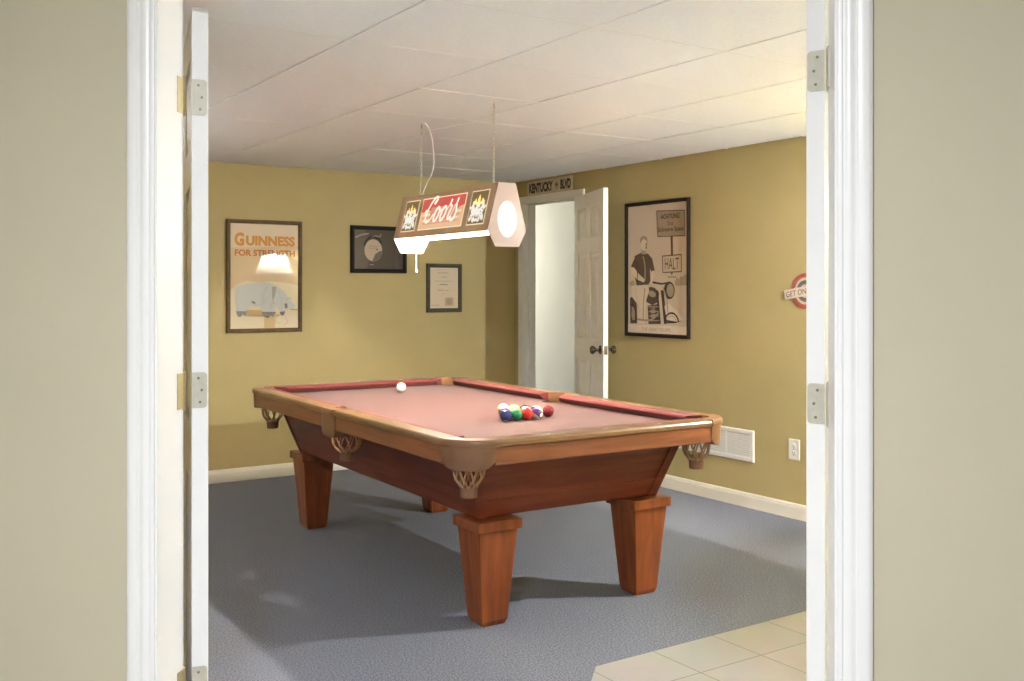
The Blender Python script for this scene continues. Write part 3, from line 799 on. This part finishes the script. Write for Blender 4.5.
for y in (4.040-LM, 4.670-LM):
    sk = MB().lathe([(.020, TZ-.004), (.020, TZ-.055), (.016, TZ-.060), (.005, TZ-.060)][::-1], (0, y, 0), 16).build('lamp_socket', M['lamp_white'], lamp, smooth=True)
    zc = 1.692-LZ
    MB().lathe([(.001, zc-.012), (.006, zc-.0105), (.0105, zc-.006), (.012, zc), (.0115, zc+.006), (.0095, zc+.018), (.009, zc+.052)], (0, y, 0), 20).build('light_bulb', bulb_m, sk, smooth=True)
for y in (4.013-LM, 4.733-LM):
    mb = MB(); z = TZ; k = 0; zt = CH-LZ-.006
    while z < zt-.004:
        L = .022; pts = []
        for i in range(12):
            a = 2*math.pi*i/12; u = .0048*math.cos(a); w = (L/2-.001)*math.sin(a)
            pts.append((u if k % 2 == 0 else 0, y+(0 if k % 2 == 0 else u), z+L/2-.002+w))
        mb.tube(pts, .00125, 5, closed=True); z += L-.0045; k += 1
    ch = mb.build('hanging_chain', M['chain'], lamp)
    MB().tube([(0, y, zt+.006), (0, y, zt-.010), (.006, y, zt-.016), (.006, y, zt-.022), (0, y, zt-.026)], .0016, 6).build('ceiling_hook', M['chain'], ch)
yc = 4.733-LM
pts = [(.010, yc-.02, CH-LZ-.002), (.030, yc-.035, CH-LZ-.04), (.045, yc-.04, CH-LZ-.10), (.050, yc-.045, CH-LZ-.18), (.046, yc-.045, CH-LZ-.25), (.022, yc-.02, TZ+.07), (.006, yc-.006, TZ+.02), (.004, yc-.004, TZ-.002)]
MB().tube(crom(pts, 6), .0030, 6).build('power_cord', M['cord'], lamp, smooth=True)
yp = HL-.03
pc = MB().tube([(.014, yp, 1.66-LZ), (.014, yp, 1.50-LZ), (.0145, yp, 1.452-LZ)], .0011, 5).build('pull_chain', M['cord'], lamp)
MB().lathe([(.001, 1.437-LZ), (.0055, 1.440-LZ), (.0060, 1.446-LZ), (.0035, 1.454-LZ), (.001, 1.457-LZ)], (.0145, yp, 0), 12).build('pull_knob', M['cord'], pc, smooth=True)

# ------------------------------------------------------------------ pictures and signs on the walls
def frame_thing(name, label, cat, c, rotz, w, h, fw, fd, fm, group=None):
    t = thing(name, label, cat, c, rotz, group)
    W, H = w/2, h/2
    pr = [(0,0),(0,-fd*.8),(fw*.15,-fd),(fw*.6,-fd*.96),(fw*.85,-fd*.6),(fw,-fd*.5),(fw,0)]
    rings = []
    for sx, sz in ((-1,-1),(1,-1),(1,1),(-1,1)):
        rings.append([(sx*(W-u), y, sz*(H-u)) for u, y in pr])
    rings.append(rings[0])
    MB().loft(rings, caps=False).build('picture_frame', fm, t)
    MB().box((-W+fw*.5, -.006, -H+fw*.5), (W-fw*.5, -.001, H-fw*.5)).build('backing_board', M['paint_black'], t)
    MB().box((-W+fw*.8, -fd*.5, -H+fw*.8), (W-fw*.8, -fd*.5+.002, H-fw*.8)).build('picture_glass', M['glass'], t)
    return t
def flat_mats(prefix, cols): return [mat('%s_%d' % (prefix, i), c, .7, spec=.2) for i, c in enumerate(cols)]

# tall sepia picture of a rider on the right wall
t = frame_thing('framed_poster', 'tall sepia poster of a man on a motorcycle beside road signs, thin black frame', 'framed picture', (XR-.001, 5.195, 1.488), R(-90), .650, .938, .024, .024, M['frame_black'])
SE = flat_mats('sepia_ink', [(.76,.60,.45), (.46,.335,.215), (.115,.064,.034), (.055,.030,.016), (.86,.69,.53), (.52,.38,.25), (.88,.73,.58)])
pm = {
 'sign': [(0.001,0.398),(0.276,0.386),(0.28,0.216),(0.01,0.222)], 'post': [(0.138,0.218),(0.161,0.217),(0.163,0.091),(0.143,0.092)],
 'halt': [(0.059,0.087),(0.245,0.092),(0.247,-0.022),(0.063,-0.025)],
 'trees': [(0.179,-0.085),(0.205,-.060),(0.222,-.074),(0.236,-0.052),(.26,-.058),(.275,-.04),(0.297,-0.044),(0.304,-0.113),(0.183,-0.116)], 'trees_l': [(-0.288,-0.09),(-.262,-.078),(-0.234,-0.082),(-0.234,-0.114),(-0.288,-0.114)],
 'hair': [(-0.175,0.213),(-0.156,0.231),(-0.124,0.235),(-0.098,0.218),(-0.093,0.183),(-0.107,0.199),(-0.136,0.213),(-0.16,0.195),(-0.17,0.173)],
 'face': [(-0.175,0.197),(-0.156,0.223),(-0.117,0.222),(-0.096,0.194),(-.091,.178),(-0.098,0.147),(-0.117,0.127),(-0.156,0.137),(-0.17,0.16)], 'neck': [(-0.165,0.149),(-0.117,0.136),(-0.107,0.104),(-0.16,0.106)],
 'torso': [(-0.229,0.095),(-0.165,0.117),(-0.13,.105),(-0.093,0.11),(-0.046,0.074),(-0.018,-0.013),(-0.046,-0.024),(-0.069,0.003),(-0.065,-0.083),(-0.093,-0.115),(-0.209,-0.114),(-0.229,-0.05),(-0.238,0.031)],
 'sleeve': [(-0.219,0.095),(-0.271,0.023),(-0.243,-0.005),(-0.204,0.03)], 'arm': [(-0.271,0.018),(-0.238,0.015),(-0.18,-0.035),(-0.117,-0.075),(-0.136,-0.092),(-0.209,-0.069),(-0.263,-0.017)],
 'arm2': [(-0.046,-0.014),(-0.022,-0.008),(-0.039,-0.08),(-0.013,-0.096),(-0.032,-0.109),(-0.065,-0.087)],
 'leg': [(-0.258,-0.114),(-0.093,-0.107),(-0.076,-0.147),(-0.112,-0.226),(-0.124,-0.377),(-0.204,-0.379),(-0.194,-0.251),(-0.258,-0.195)],
 'tank': [(-0.112,-0.139),(-0.060,-.122),(-0.018,-0.131),(0.024,-0.162),(0.02,-0.225),(-0.046,-0.249),(-0.107,-0.226)],
 'fork': [(0.043,-0.147),(0.07,-0.147),(0.107,-0.374),(0.075,-0.375)], 'fork2': [(-0.004,-0.147),(0.015,-0.147),(0.043,-0.375),(0.02,-0.376)],
 'engine': [(-0.093,-0.254),(0.02,-0.24),(0.034,-0.377),(-0.084,-0.381)], 'engine_l': [(-0.065,-0.273),(-0.018,-0.264),(-0.008,-0.335),(-0.055,-0.343)],
 'fender': [(0.079,-0.255),(.105,-.236),(0.129,-0.239),(0.21,-0.291),(0.265,-0.347),(0.199,-0.357),(0.102,-0.348)], 'fender_d': [(0.102,-0.348),(0.21,-0.339),(0.265,-0.347),(0.188,-0.367),(0.111,-0.372)],
 'rear': [(-0.283,-0.203),(-0.243,-0.182),(-0.209,-0.243),(-0.204,-0.379),(-0.278,-0.381)], 'rear_l': [(-0.258,-0.259),(-0.229,-0.275),(-0.229,-0.356),(-0.258,-0.356)],
 'bars': [(-0.041,-0.084),(0.052,-0.097),(0.109,-0.091),(0.109,-0.103),(0.047,-0.109),(-0.041,-0.099)]}
mb = MB(); y = -.0066
mb.flat([(-.302,-.446),(.302,-.446),(.302,.446),(-.302,.446)], y, 0)
seq = [('trees',5),('trees_l',5),('sign',1),('post',2),('rear',2),('rear_l',1),('engine',2),('engine_l',1),('tank',2),('torso',2),('sleeve',2),('arm',4),('arm2',4),('leg',4),('neck',5),('face',4),('hair',1),('fork2',3),('fork',3),('fender_d',3),('fender',6),('bars',3)]
for i, (k, c) in enumerate(seq): mb.flat(pm[k], y-.00006*(i+1), c)
y2 = y-.0016
mb.flat(ell(.128,-.147,.054,.060,24,.1), y2, 3); mb.flat(ell(.138,-.147,.036,.046,20,.1), y2-.0001, 1); mb.flat(ell(.146,-.128,.016,.014,12), y2-.0002, 5)
mb.flat(ell(-.150,.168,.018,.012,10), y2, 4)
for a, b in (((-.112,.176),(-.097,.172)), ((-.115,.152),(-.102,.150))): stroke(mb, [a, b], .006, y2-.0001, 2)
mb.flat([(-.104,.19),(-.094,.182),(-.099,.145),(-.114,.132),(-.112,.16)], y2-.00005, 5)
hp = pm['halt']
for i in range(4): stroke(mb, [hp[i], hp[(i+1)%4]], .007, y2, 2)
spq = pm['sign']
for i in range(4): stroke(mb, [spq[i], spq[(i+1)%4]], .006, y2, 2)
stroke(mb, [(.153,-.025),(.153,-.04)], .014, y2, 2)
for x in (.118,.135,.150,.168,.184): stroke(mb, [(x,-.052),(x+.008,-.062)], .006, y2, 2)
for k in range(7): stroke(mb, [(-.085+.002*k,-.262-.016*k),(.018+.002*k,-.258-.016*k)], .006, y2-.0003, 3 if k % 2 else 5)
stroke(mb, crom([(.02,-.30),(-.04,-.345),(-.11,-.355),(-.20,-.35)]), .014, y2-.0004, 1)
stroke(mb, ell(.150,-.372,.070,.072,20,0,.25,2.6), .012, y2-.0003, 3)
stroke(mb, ell(.150,-.372,.050,.052,20,0,.3,2.5), .005, y2-.0003, 5)
stroke(mb, ell(-.262,-.330,.045,.085,20,0,-.6,1.9), .013, y2-.0003, 3)
for k in range(5): stroke(mb, [(-.262,-.335),(-.262+.04*math.cos(.1+.35*k),-.335+.075*math.sin(.1+.35*k))], .004, y2-.0004, 5)
mb.flat(ell(-.045,-.172,.040,.022,16,-.2), y2-.0003, 1); mb.flat(ell(-.050,-.166,.020,.008,12,-.2), y2-.0004, 5)
stroke(mb, crom([(.06,-.12),(.10,-.20),(.115,-.30)]), .010, y2-.0003, 5)
stroke(mb, crom([(-.215,.06),(-.20,.0),(-.205,-.09)]), .008, y2, 3); stroke(mb, crom([(-.14,.09),(-.12,.02),(-.12,-.08)]), .012, y2, 1)
stroke(mb, crom([(-.12,-.13),(-.135,-.24),(-.140,-.36)]), .012, y2, 5); stroke(mb, crom([(-.225,-.13),(-.20,-.22),(-.175,-.30)]), .008, y2, 0)
for i in range(4):
    c0 = [(-.302,-.388),(.302,-.388),(.302,-.446),(-.302,-.446)]
mb.flat(c0, y2-.0001, 6)
mb.build('poster_print', SE, t)
yt = y2-.0004
text_mesh('lettering', 'ACHTUNG', (.042,.228,.337,.372), SE[3], yt, t, bold=.015)
text_mesh('lettering', 'Das', (.11,.165,.295,.322), SE[2], yt, t)
text_mesh('lettering', 'Schwere Spass', (.018,.268,.243,.283), SE[3], yt, t, bold=.012)
text_mesh('lettering', 'HALT', (.085,.222,-.006,.072), SE[2], yt, t, bold=.0)
text_mesh('lettering', 'THE GREAT ESCAPE', (-.155,.140,-.427,-.405), SE[1], yt, t)

# stout poster on the back wall
t = frame_thing('framed_poster', 'framed stout poster with orange lettering and a pale grey cart animal, brown frame', 'framed picture', (2.4885, YB-.001, 1.442), 0, .555, .800, .028, .026, M['frame_brown'])
GP = flat_mats('poster_ink', [(.70,.53,.34), (.76,.66,.50), (.60,.61,.60), (.23,.21,.19), (.40,.39,.37), (.66,.29,.06), (.58,.17,.04), (.64,.47,.26), (.74,.62,.48), (.50,.50,.49)])
mb = MB(); y = -.0066
mb.flat([(-.25,-.373),(.25,-.373),(.25,.373),(-.25,.373)], y, 0)
mb.flat([(-.25,.20),(.25,.22),(.25,.373),(-.25,.373)], y-.0001, 8)
shapes = [([(-.25,-.10),(-.20,-.06),(-.135,-.031),(-.045,-.045),(.023,-.037),(.14,-.042),(.25,-.066),(.25,-.373),(-.25,-.373)],1), ([(-.131,-.238),(-.023,-.243),(-.004,-.287),(-.004,-.369),(.076,-.371),(.076,-.292),(.11,-.285),(.11,-.27),(-.131,-.285)],7),
 ([(-.216,-.078),(-.18,-.066),(-.142,-.06),(-.06,-.048),(.023,-.045),(.084,-.066),(.12,-.09),(.153,-.118),(.177,-.163),(.205,-.19),(.228,-.212),(.222,-.232),(.195,-.232),(.161,-.245),(.119,-.255),(.084,-.214),(.073,-.251),(-.015,-.25),(-.023,-.221),(-.075,-.214),(-.131,-.22),(-.133,-.256),(-.208,-.252),(-.214,-.20),(-.219,-.14)],2),
 ([(-.21,-.248),(-.131,-.249),(-.136,-.285),(-.16,-.272),(-.175,-.288),(-.197,-.284)],3), ([(-.026,-.254),(.084,-.255),(.061,-.292),(.045,-.28),(.023,-.301),(-.007,-.287)],3), ([(.111,-.255),(.153,-.252),(.142,-.282),(.119,-.281)],3),
 ([(-.094,-.173),(-.068,-.187),(-.071,-.202),(-.096,-.187)],3), ([(.053,-.074),(.088,-.074),(.076,-.14),(.057,-.177)],4), ([(.146,-.196),(.169,-.196),(.171,-.23),(.15,-.23)],3)]
for i, (p, c) in enumerate(shapes): mb.flat(p, y-.0001*(i+2), c)
y2 = y-.0014
for p, w, c in (([(-.19,-.10),(-.205,-.16),(-.19,-.24)],.004,9), ([(.02,-.07),(-.01,-.13),(-.02,-.21)],.005,9), ([(.10,-.10),(.12,-.16),(.125,-.24)],.004,9), ([(-.07,-.205),(-.02,-.20),(.01,-.16)],.004,9), ([(.19,-.238),(.22,-.241),(.25,-.243)],.005,3), ([(.15,-.29),(.17,-.33),(.14,-.35)],.005,9), ([(.09,-.29),(.08,-.33),(.12,-.335)],.005,9), ([(.16,-.17),(.18,-.155),(.20,-.165)],.004,4), ([(.04,-.23),(.06,-.18),(.07,-.20)],.008,9)):
    stroke(mb, crom(p, 5), w, y2, c)
for k in range(7): stroke(mb, [(-.205+.011*k,-.25),(-.197+.009*k,-.280)], .0035, y2, 9)
for k in range(8): stroke(mb, [(-.02+.013*k,-.256),(-.0+.009*k,-.284)], .0035, y2, 9)
mb.build('poster_print', GP, t)
yt = -.0084
text_mesh('lettering', 'G', (-.220,-.150,.212,.308), GP[5], yt, t, bold=.05)
text_mesh('lettering', 'UINNESS', (-.137,.226,.216,.288), GP[5], yt, t, bold=.05)
text_mesh('lettering', 'FOR STRENGTH', (-.218,.226,.142,.188), GP[6], yt, t, bold=.035)

# dark landscape picture
t = frame_thing('framed_picture', 'wide black framed dark picture with a pale oval in its middle', 'framed picture', (3.388, YB-.001, 1.652), 0, .468, .358, .030, .024, M['frame_black'])
DK = flat_mats('dark_ink', [(.085,.065,.045), (.50,.37,.26), (.035,.026,.019), (.30,.25,.20), (.15,.12,.09), (.13,.098,.068)])
mb = MB(); y = -.0066
mb.flat([(-.215,-.16),(.215,-.16),(.215,.16),(-.215,.16)], y, 0)
mb.flat([(-.205,-.15),(-.10,-.15),(-.06,.02),(-.12,.15),(-.205,.15)], y-.0001, 5)
mb.flat(ell(-.046,-.006,.074,.084,30), y-.0003, 1)
mb.flat([(-.055,-.088),(-.03,-.034),(.006,-.012),(.027,-.006),(.020,-.045),(-.002,-.072),(-.03,-.088)], y-.0005, 4)
stroke(mb, ell(-.046,.004,.078,.092,16,0,.5,2.9), .016, y-.0006, 2)
stroke(mb, crom([(-.196,.086),(-.154,.107),(-.085,.121)]), .012, y-.0006, 3)
stroke(mb, crom([(-.06,.092),(-.03,.104),(.01,.100),(.014,.12)]), .008, y-.0006, 3)
stroke(mb, [(-.077,-.115),(-.043,-.115)], .006, y-.0006, 3)
for zz in (.030,.022,.010): stroke(mb, [(-.085,zz),(-.005,zz-.003)], .003, y-.0007, 3)
mb.flat(ell(-.016,.0,.006,.006,10), y-.0008, 2)
mb.build('picture_print', DK, t)

# small certificate
t = frame_thing('framed_certificate', 'small upright certificate in a grey green frame below the dark picture', 'framed certificate', (3.961, YB-.001, 1.360), 0, .318, .386, .032, .022, M['frame_green'])
CE = flat_mats('certificate_ink', [(.72,.60,.44), (.78,.67,.52), (.42,.32,.21), (.30,.24,.16), (.50,.41,.29)])
mb = MB(); y = -.0066
mb.flat([(-.14,-.172),(.14,-.172),(.14,.172),(-.14,.172)], y, 1)
mb.flat([(-.118,-.150),(.118,-.150),(.118,.150),(-.118,.150)], y-.0002, 0)
for x0, x1, z, w, c in ((-.056,.04,.120,.008,2), (-.030,.026,.087,.008,2), (-.082,.066,.054,.006,2), (-.041,.031,.028,.011,3), (-.061,-.005,-.017,.010,2), (.012,.044,-.020,.008,2), (-.02,.02,-.045,.004,4), (-.115,-.05,-.137,.006,2), (-.09,.10,.146,.003,4)):
    n = 9; mb2 = [(x0+(x1-x0)*i/n, z+(.0022 if i % 2 else -.0022)) for i in range(n+1)]
    stroke(mb, mb2, w*.6, y-.0004, c)
mb.flat([(.008,-.142),(.086,-.142),(.084,-.076),(.006,-.076)], y-.0004, 4)
mb.flat(ell(.046,-.108,.026,.026,16), y-.0006, 2)
mb.build('certificate_print', CE, t)

# enamel street sign on top of the back door casing
sc_, sz_ = 6.458, OZ+.057
t = thing('street_sign', 'narrow cream street sign with black lettering on top of the back door casing', 'sign', (XR-.006, sc_, sz_+.0575), R(-90))
t.rotation_euler = (0, 0, R(-90))
mb = MB(); sgn = []
for cx, cz in ((.295,.0465), (-.295,.0465), (-.295,-.0465), (.295,-.0465)):
    a0 = {(1,1):0, (-1,1):90, (-1,-1):180, (1,-1):270}[(1 if cx > 0 else -1, 1 if cz > 0 else -1)]
    sgn += [(cx+.011*math.cos(R(a0+30*i)), cz+.011*math.sin(R(a0+30*i))) for i in range(4)]
n = len(sgn); vs = [(p[0], -.0045, p[1]) for p in sgn]+[(p[0], 0, p[1]) for p in sgn]
mb.add(vs, [tuple(range(n)), tuple(range(n, 2*n))]+[(i,(i+1)%n,n+(i+1)%n,n+i) for i in range(n)])
M['sign_cream'] = mat('cream_sign_enamel', (.58,.49,.35), .45, var=.08, vscale=30)
M['sign_ink'] = mat('black_sign_paint', (.022,.016,.010), .5)
M['sign_faint'] = mat('faded_sign_mark', (.44,.35,.23), .5)
mb.build('sign_plate', M['sign_cream'], t)
text_mesh('lettering', 'KENTUCKY', (-.278,.050,-.040,.040), M['sign_ink'], -.0052, t, bold=.055)
text_mesh('lettering', 'BLVD', (.150,.285,-.038,.040), M['sign_ink'], -.0052, t, bold=.055)
mb = MB(); mb.flat(ell(.10,0,.026,.034,20), -.0050, 0); mb.flat(ell(.10,.004,.012,.012,12), -.0053, 1); mb.flat([(.088,-.026),(.112,-.026),(.106,-.006),(.094,-.006)], -.0053, 0)
mb.build('emblem', [M['sign_faint'], M['sign_ink']], t)

# round red sign, half hidden by the right hand door
t = thing('round_wall_sign', 'round red and white sign with a slanted cream banner on the right wall', 'sign', (XR-.001, 3.915, 1.337), R(-90))
M['sign_red'] = mat('red_sign_enamel', (.52,.10,.06), .4, var=.05, vscale=40)
M['sign_blue'] = mat('slate_sign_enamel', (.13,.11,.13), .4)
mb = MB().lathe([(.105, 0), (.105, .002), (.104, .003), (.0003, .003)], (0,0,0), 40, axis='y')
mb.v = [(x, -yv, z) for x, yv, z in mb.v]
mb.build('sign_disc', M['sign_red'], t)
mb = MB(); mb.flat(ell(0,0,.078,.078,40), -.0034, 0); mb.flat(ell(0,0,.063,.063,40), -.0037, 1); mb.flat(ell(0,0,.040,.040,40), -.0040, 0)
mb.flat(ell(0,.005,.026,.026,24), -.0043, 2)
for k in range(40):
    if k % 7 == 6: continue
    a = 2*math.pi*k/40; r0, r1 = .084, .099; d = .05
    mb.flat([(r0*math.cos(a-d), r0*math.sin(a-d)), (r0*math.cos(a+d), r0*math.sin(a+d)), (r1*math.cos(a+d*.4), r1*math.sin(a+d*.4)), (r1*math.cos(a-d*.4), r1*math.sin(a-d*.4))], -.0036, 1)
mb.build('ring_print', [M['sign_cream'], M['sign_blue'], M['sign_red']], t)
M['banner'] = mat('cream_banner', (.72,.60,.48), .5)
bn = MB().box((-.155, -.0062, -.028), (.155, -.0046, .028)).build('banner', M['banner'], t); bn.rotation_euler.y = R(-9)
text_mesh('lettering', 'GET ON D', (-.142,-.018+.07,-.016,.016), M['sign_ink'], -.0066, bn, bold=.0, shear=.15)

# return air grille low on the right wall
t = thing('wall_vent', 'white louvred return air grille low on the right wall', 'vent', (XR-.0005, 4.650, .380), R(-90))
VW, VH = .340, .0985
fr = [(0,0),(0,-.004),(.006,-.010),(.024,-.010),(.030,-.006),(.030,0)]
rings = [[(sx*(VW-u), y, sz*(VH-u)) for u, y in fr] for sx, sz in ((-1,-1),(1,-1),(1,1),(-1,1))]; rings.append(rings[0])
MB().loft(rings, caps=False).build('vent_frame', M['vent'], t)
MB().box((-VW+.028, -.0012, -VH+.028), (VW-.028, 0, VH-.028)).build('vent_backing', M['dark_slot'], t)
mb = MB()
zz = -VH+.032
while zz < VH-.034:
    mb.add([(-VW+.029, -.001, zz), (VW-.029, -.001, zz), (VW-.029, -.0085, zz-.002), (-VW+.029, -.0085, zz-.002), (-VW+.029, -.001, zz+.002), (VW-.029, -.001, zz+.002), (VW-.029, -.0085, zz+.0098), (-VW+.029, -.0085, zz+.0098)], BOX)
    zz += .0125
mb.build('louvres', M['vent'], t)
for x in (-.110, .107): MB().box((x-.007, -.0098, -VH+.028), (x+.007, -.001, VH-.028)).build('divider', M['vent'], t)
for x in (-VW+.015, VW-.015): MB().lathe([(.0035, -.0098), (.003, -.0118)], (x, 0, .0), 10, axis='y').build('screw', M['vent'], t)

# electrical outlet
t = thing('wall_outlet', 'white duplex electrical outlet right of the wall vent', 'outlet', (XR-.0005, 3.999, .405), R(-90))
rings = [[(-.041,0,-.061),(.041,0,-.061),(.041,0,.061),(-.041,0,.061)], [(-.041,-.003,-.061),(.041,-.003,-.061),(.041,-.003,.061),(-.041,-.003,.061)], [(-.037,-.0055,-.057),(.037,-.0055,-.057),(.037,-.0055,.057),(-.037,-.0055,.057)]]
MB().loft(rings).build('cover_plate', M['white_plastic'], t)
for zc in (.0205, -.0205):
    rc = MB().lathe([(.0165, 0), (.0165, .0065), (.0155, .0072), (.0003, .0072)], (0, 0, zc), 20, axis='y'); rc.v = [(x, -yv, z) for x, yv, z in rc.v]
    rc = rc.build('receptacle', M['white_plastic'], t, smooth=True)
    MB().box((-.0075, -.0076, zc-.002), (-.0050, -.0070, zc+.009)).box((.0050, -.0076, zc-.001), (.0075, -.0070, zc+.008)).box((-.0025, -.0076, zc-.010), (.0025, -.0070, zc-.006)).build('slots', M['dark_slot'], rc)
MB().lathe([(.003, -.0055), (.0025, -.0072)], (0, 0, 0), 10, axis='y').build('screw', M['screw'], t)

# ------------------------------------------------------------------ floor lamp in the near right corner (seen in the poster's glass)
FX, FY = 4.252, 2.350
t = thing('floor_lamp', 'floor lamp with cone shaped pale shade reflected in the stout poster glass', 'floor lamp', (FX, FY, 0))
MB().lathe([(.003, .030), (.030, .030), (.045, .026), (.120, .016), (.140, .010), (.140, 0), (.003, 0)][::-1], (0,0,0), 32).build('lamp_base', M['nickel'], t, smooth=True)
MB().lathe([(.011, .024), (.011, 1.46), (.018, 1.475), (.018, 1.49), (.011, 1.50), (.011, 1.60)], (0,0,0), 16).build('lamp_pole', M['nickel'], t, smooth=True)
MB().lathe([(.012, 1.496), (.062, 1.500), (.068, 1.528), (.120, 1.536), (.182, 1.546), (.181, 1.548), (.118, 1.539), (.062, 1.532), (.012, 1.531)], (0,0,0), 28, caps=False).build('lamp_bowl', M['nickel'], t, smooth=True)
FLZ = 1.665
floor_bulb = emis('floor_lamp_bulb', (.97, 1.0, 1.0), 1.0)
sk = MB().lathe([(.017, 1.585), (.017, 1.695), (.012, 1.705)], (0,0,0), 16).build('lamp_socket', M['white_plastic'], t, smooth=True)
MB().lathe([(.012, 1.702), (.0145, 1.715), (.0165, 1.735), (.0165, 1.752), (.012, 1.762), (.002, 1.766)], (0,0,0), 20).build('light_bulb', floor_bulb, sk, smooth=True)
MB().lathe([(.226, 1.530), (.110, 1.838)], (0,0,0), 40, caps=False).build('lamp_shade', M['shade'], t, smooth=True)
MB().lathe([(.1422, 1.765), (.1105, 1.8385), (.095, 1.8395), (.004, 1.8395)], (0,0,0), 40, caps=False).build('shade_trim', M['white_plastic'], t, smooth=True)  # opaque band and lid added to keep the bulb's light off the ceiling
MB().tube([(.11*math.cos(2*math.pi*i/32), .11*math.sin(2*math.pi*i/32), 1.838) for i in range(32)], .003, 6, closed=True).tube([(-.11,0,1.836),(0,0,1.810),(.11,0,1.836)], .002, 6).tube([(0,-.11,1.836),(0,0,1.810),(0,.11,1.836)], .002, 6).tube([(.226*math.cos(2*math.pi*i/32), .226*math.sin(2*math.pi*i/32), 1.530) for i in range(32)], .003, 6, closed=True).tube([(.016,0,1.63),(.060,0,1.68),(.055,0,1.76),(0,0,1.812)], .0016, 6).tube([(-.016,0,1.63),(-.060,0,1.68),(-.055,0,1.76),(0,0,1.812)], .0016, 6).build('shade_frame', M['nickel'], t)

# torchiere added by the left wall, unseen: its open bowl brightens the ceiling
t = thing('added_fill_lamp', 'added unseen fill lamp with an upward bowl by the left wall', 'floor lamp', (.05, 5.6, 0))
MB().lathe([(.003, .030), (.030, .030), (.120, .016), (.140, .010), (.140, 0), (.003, 0)][::-1], (0,0,0), 32).build('lamp_base', M['nickel'], t, smooth=True)
MB().lathe([(.011, .024), (.011, 1.56)], (0,0,0), 16).build('lamp_pole', M['nickel'], t, smooth=True)
MB().lathe([(.012, 1.555), (.07, 1.565), (.14, 1.60), (.18, 1.66), (.176, 1.66), (.136, 1.605), (.068, 1.57), (.012, 1.56)], (0,0,0), 32, caps=False).build('lamp_bowl', M['white_plastic'], t, smooth=True)
fill_bulb = emis('fill_lamp_bulb', (1.0, .97, .94), 1.0)
MB().lathe([(.012, 1.56), (.020, 1.575), (.026, 1.60), (.020, 1.622), (.002, 1.63)], (0,0,0), 20).build('light_bulb', fill_bulb, t, smooth=True)

# ------------------------------------------------------------------ ceiling lights outside the view
def ceiling_light(name, label, x, y, z, r, e):
    t = thing(name, label, 'ceiling light', (x, y, z))
    MB().lathe([(r+.02, 0), (r+.02, -.03), (r, -.035)][::-1], (0,0,0), 32).build('light_rim', M['white_plastic'], t, smooth=True)
    MB().lathe([(.002, -.075), (r*.5, -.068), (r*.85, -.050), (r-.003, -.034)], (0,0,0), 32).build('light_diffuser', e, t, smooth=True)
entry_glow = emis('entry_light_diffuser', (.96, 1.0, 1.08), 1.0)
hall_glow = emis('hall_light_diffuser', (1.0, .99, .95), 1.0)
ceiling_light('ceiling_light', 'round white ceiling light in the entry, behind the viewer', -.36, .22, 2.44, .17, entry_glow)
ceiling_light('ceiling_light', 'round white ceiling light in the hall beyond the back door', HX+.40, 9.55, 2.36, .15, hall_glow)
def power(m, s): m.node_tree.nodes['Principled BSDF'].inputs['Emission Strength'].default_value = s
power(bulb_m, 6800)
power(floor_bulb, 15500)
power(entry_glow, 425)
power(hall_glow, 185)
power(fill_bulb, 2600)

w = bpy.data.worlds.new('World'); SC.world = w; w.use_nodes = True
w.node_tree.nodes['Background'].inputs[0].default_value = (.5, .5, .5, 1); w.node_tree.nodes['Background'].inputs[1].default_value = .02

# ------------------------------------------------------------------ camera
cd = bpy.data.cameras.new('camera'); cam = bpy.data.objects.new('camera', cd); COL.objects.link(cam)
cd.sensor_width = 36; cd.lens = 1003/1024*36
cd.shift_y = -(340.5-290.5)/1024
cam.location = (0, 0, 1.34)
cam.rotation_euler = (R(90), 0, -math.atan2(.5526, .8335))
SC.camera = cam
SC.view_settings.view_transform = 'Standard'; SC.view_settings.look = 'None'
SC.view_settings.gamma = 1; SC.view_settings.use_curve_mapping = False
SC.view_settings.exposure = 0
SC.cycles.use_denoising = True
SC.cycles.max_bounces = 10; SC.cycles.diffuse_bounces = 5; SC.cycles.transparent_max_bounces = 12
SC.cycles.sample_clamp_indirect = 120
SC.cycles.caustics_reflective = False; SC.cycles.caustics_refractive = False
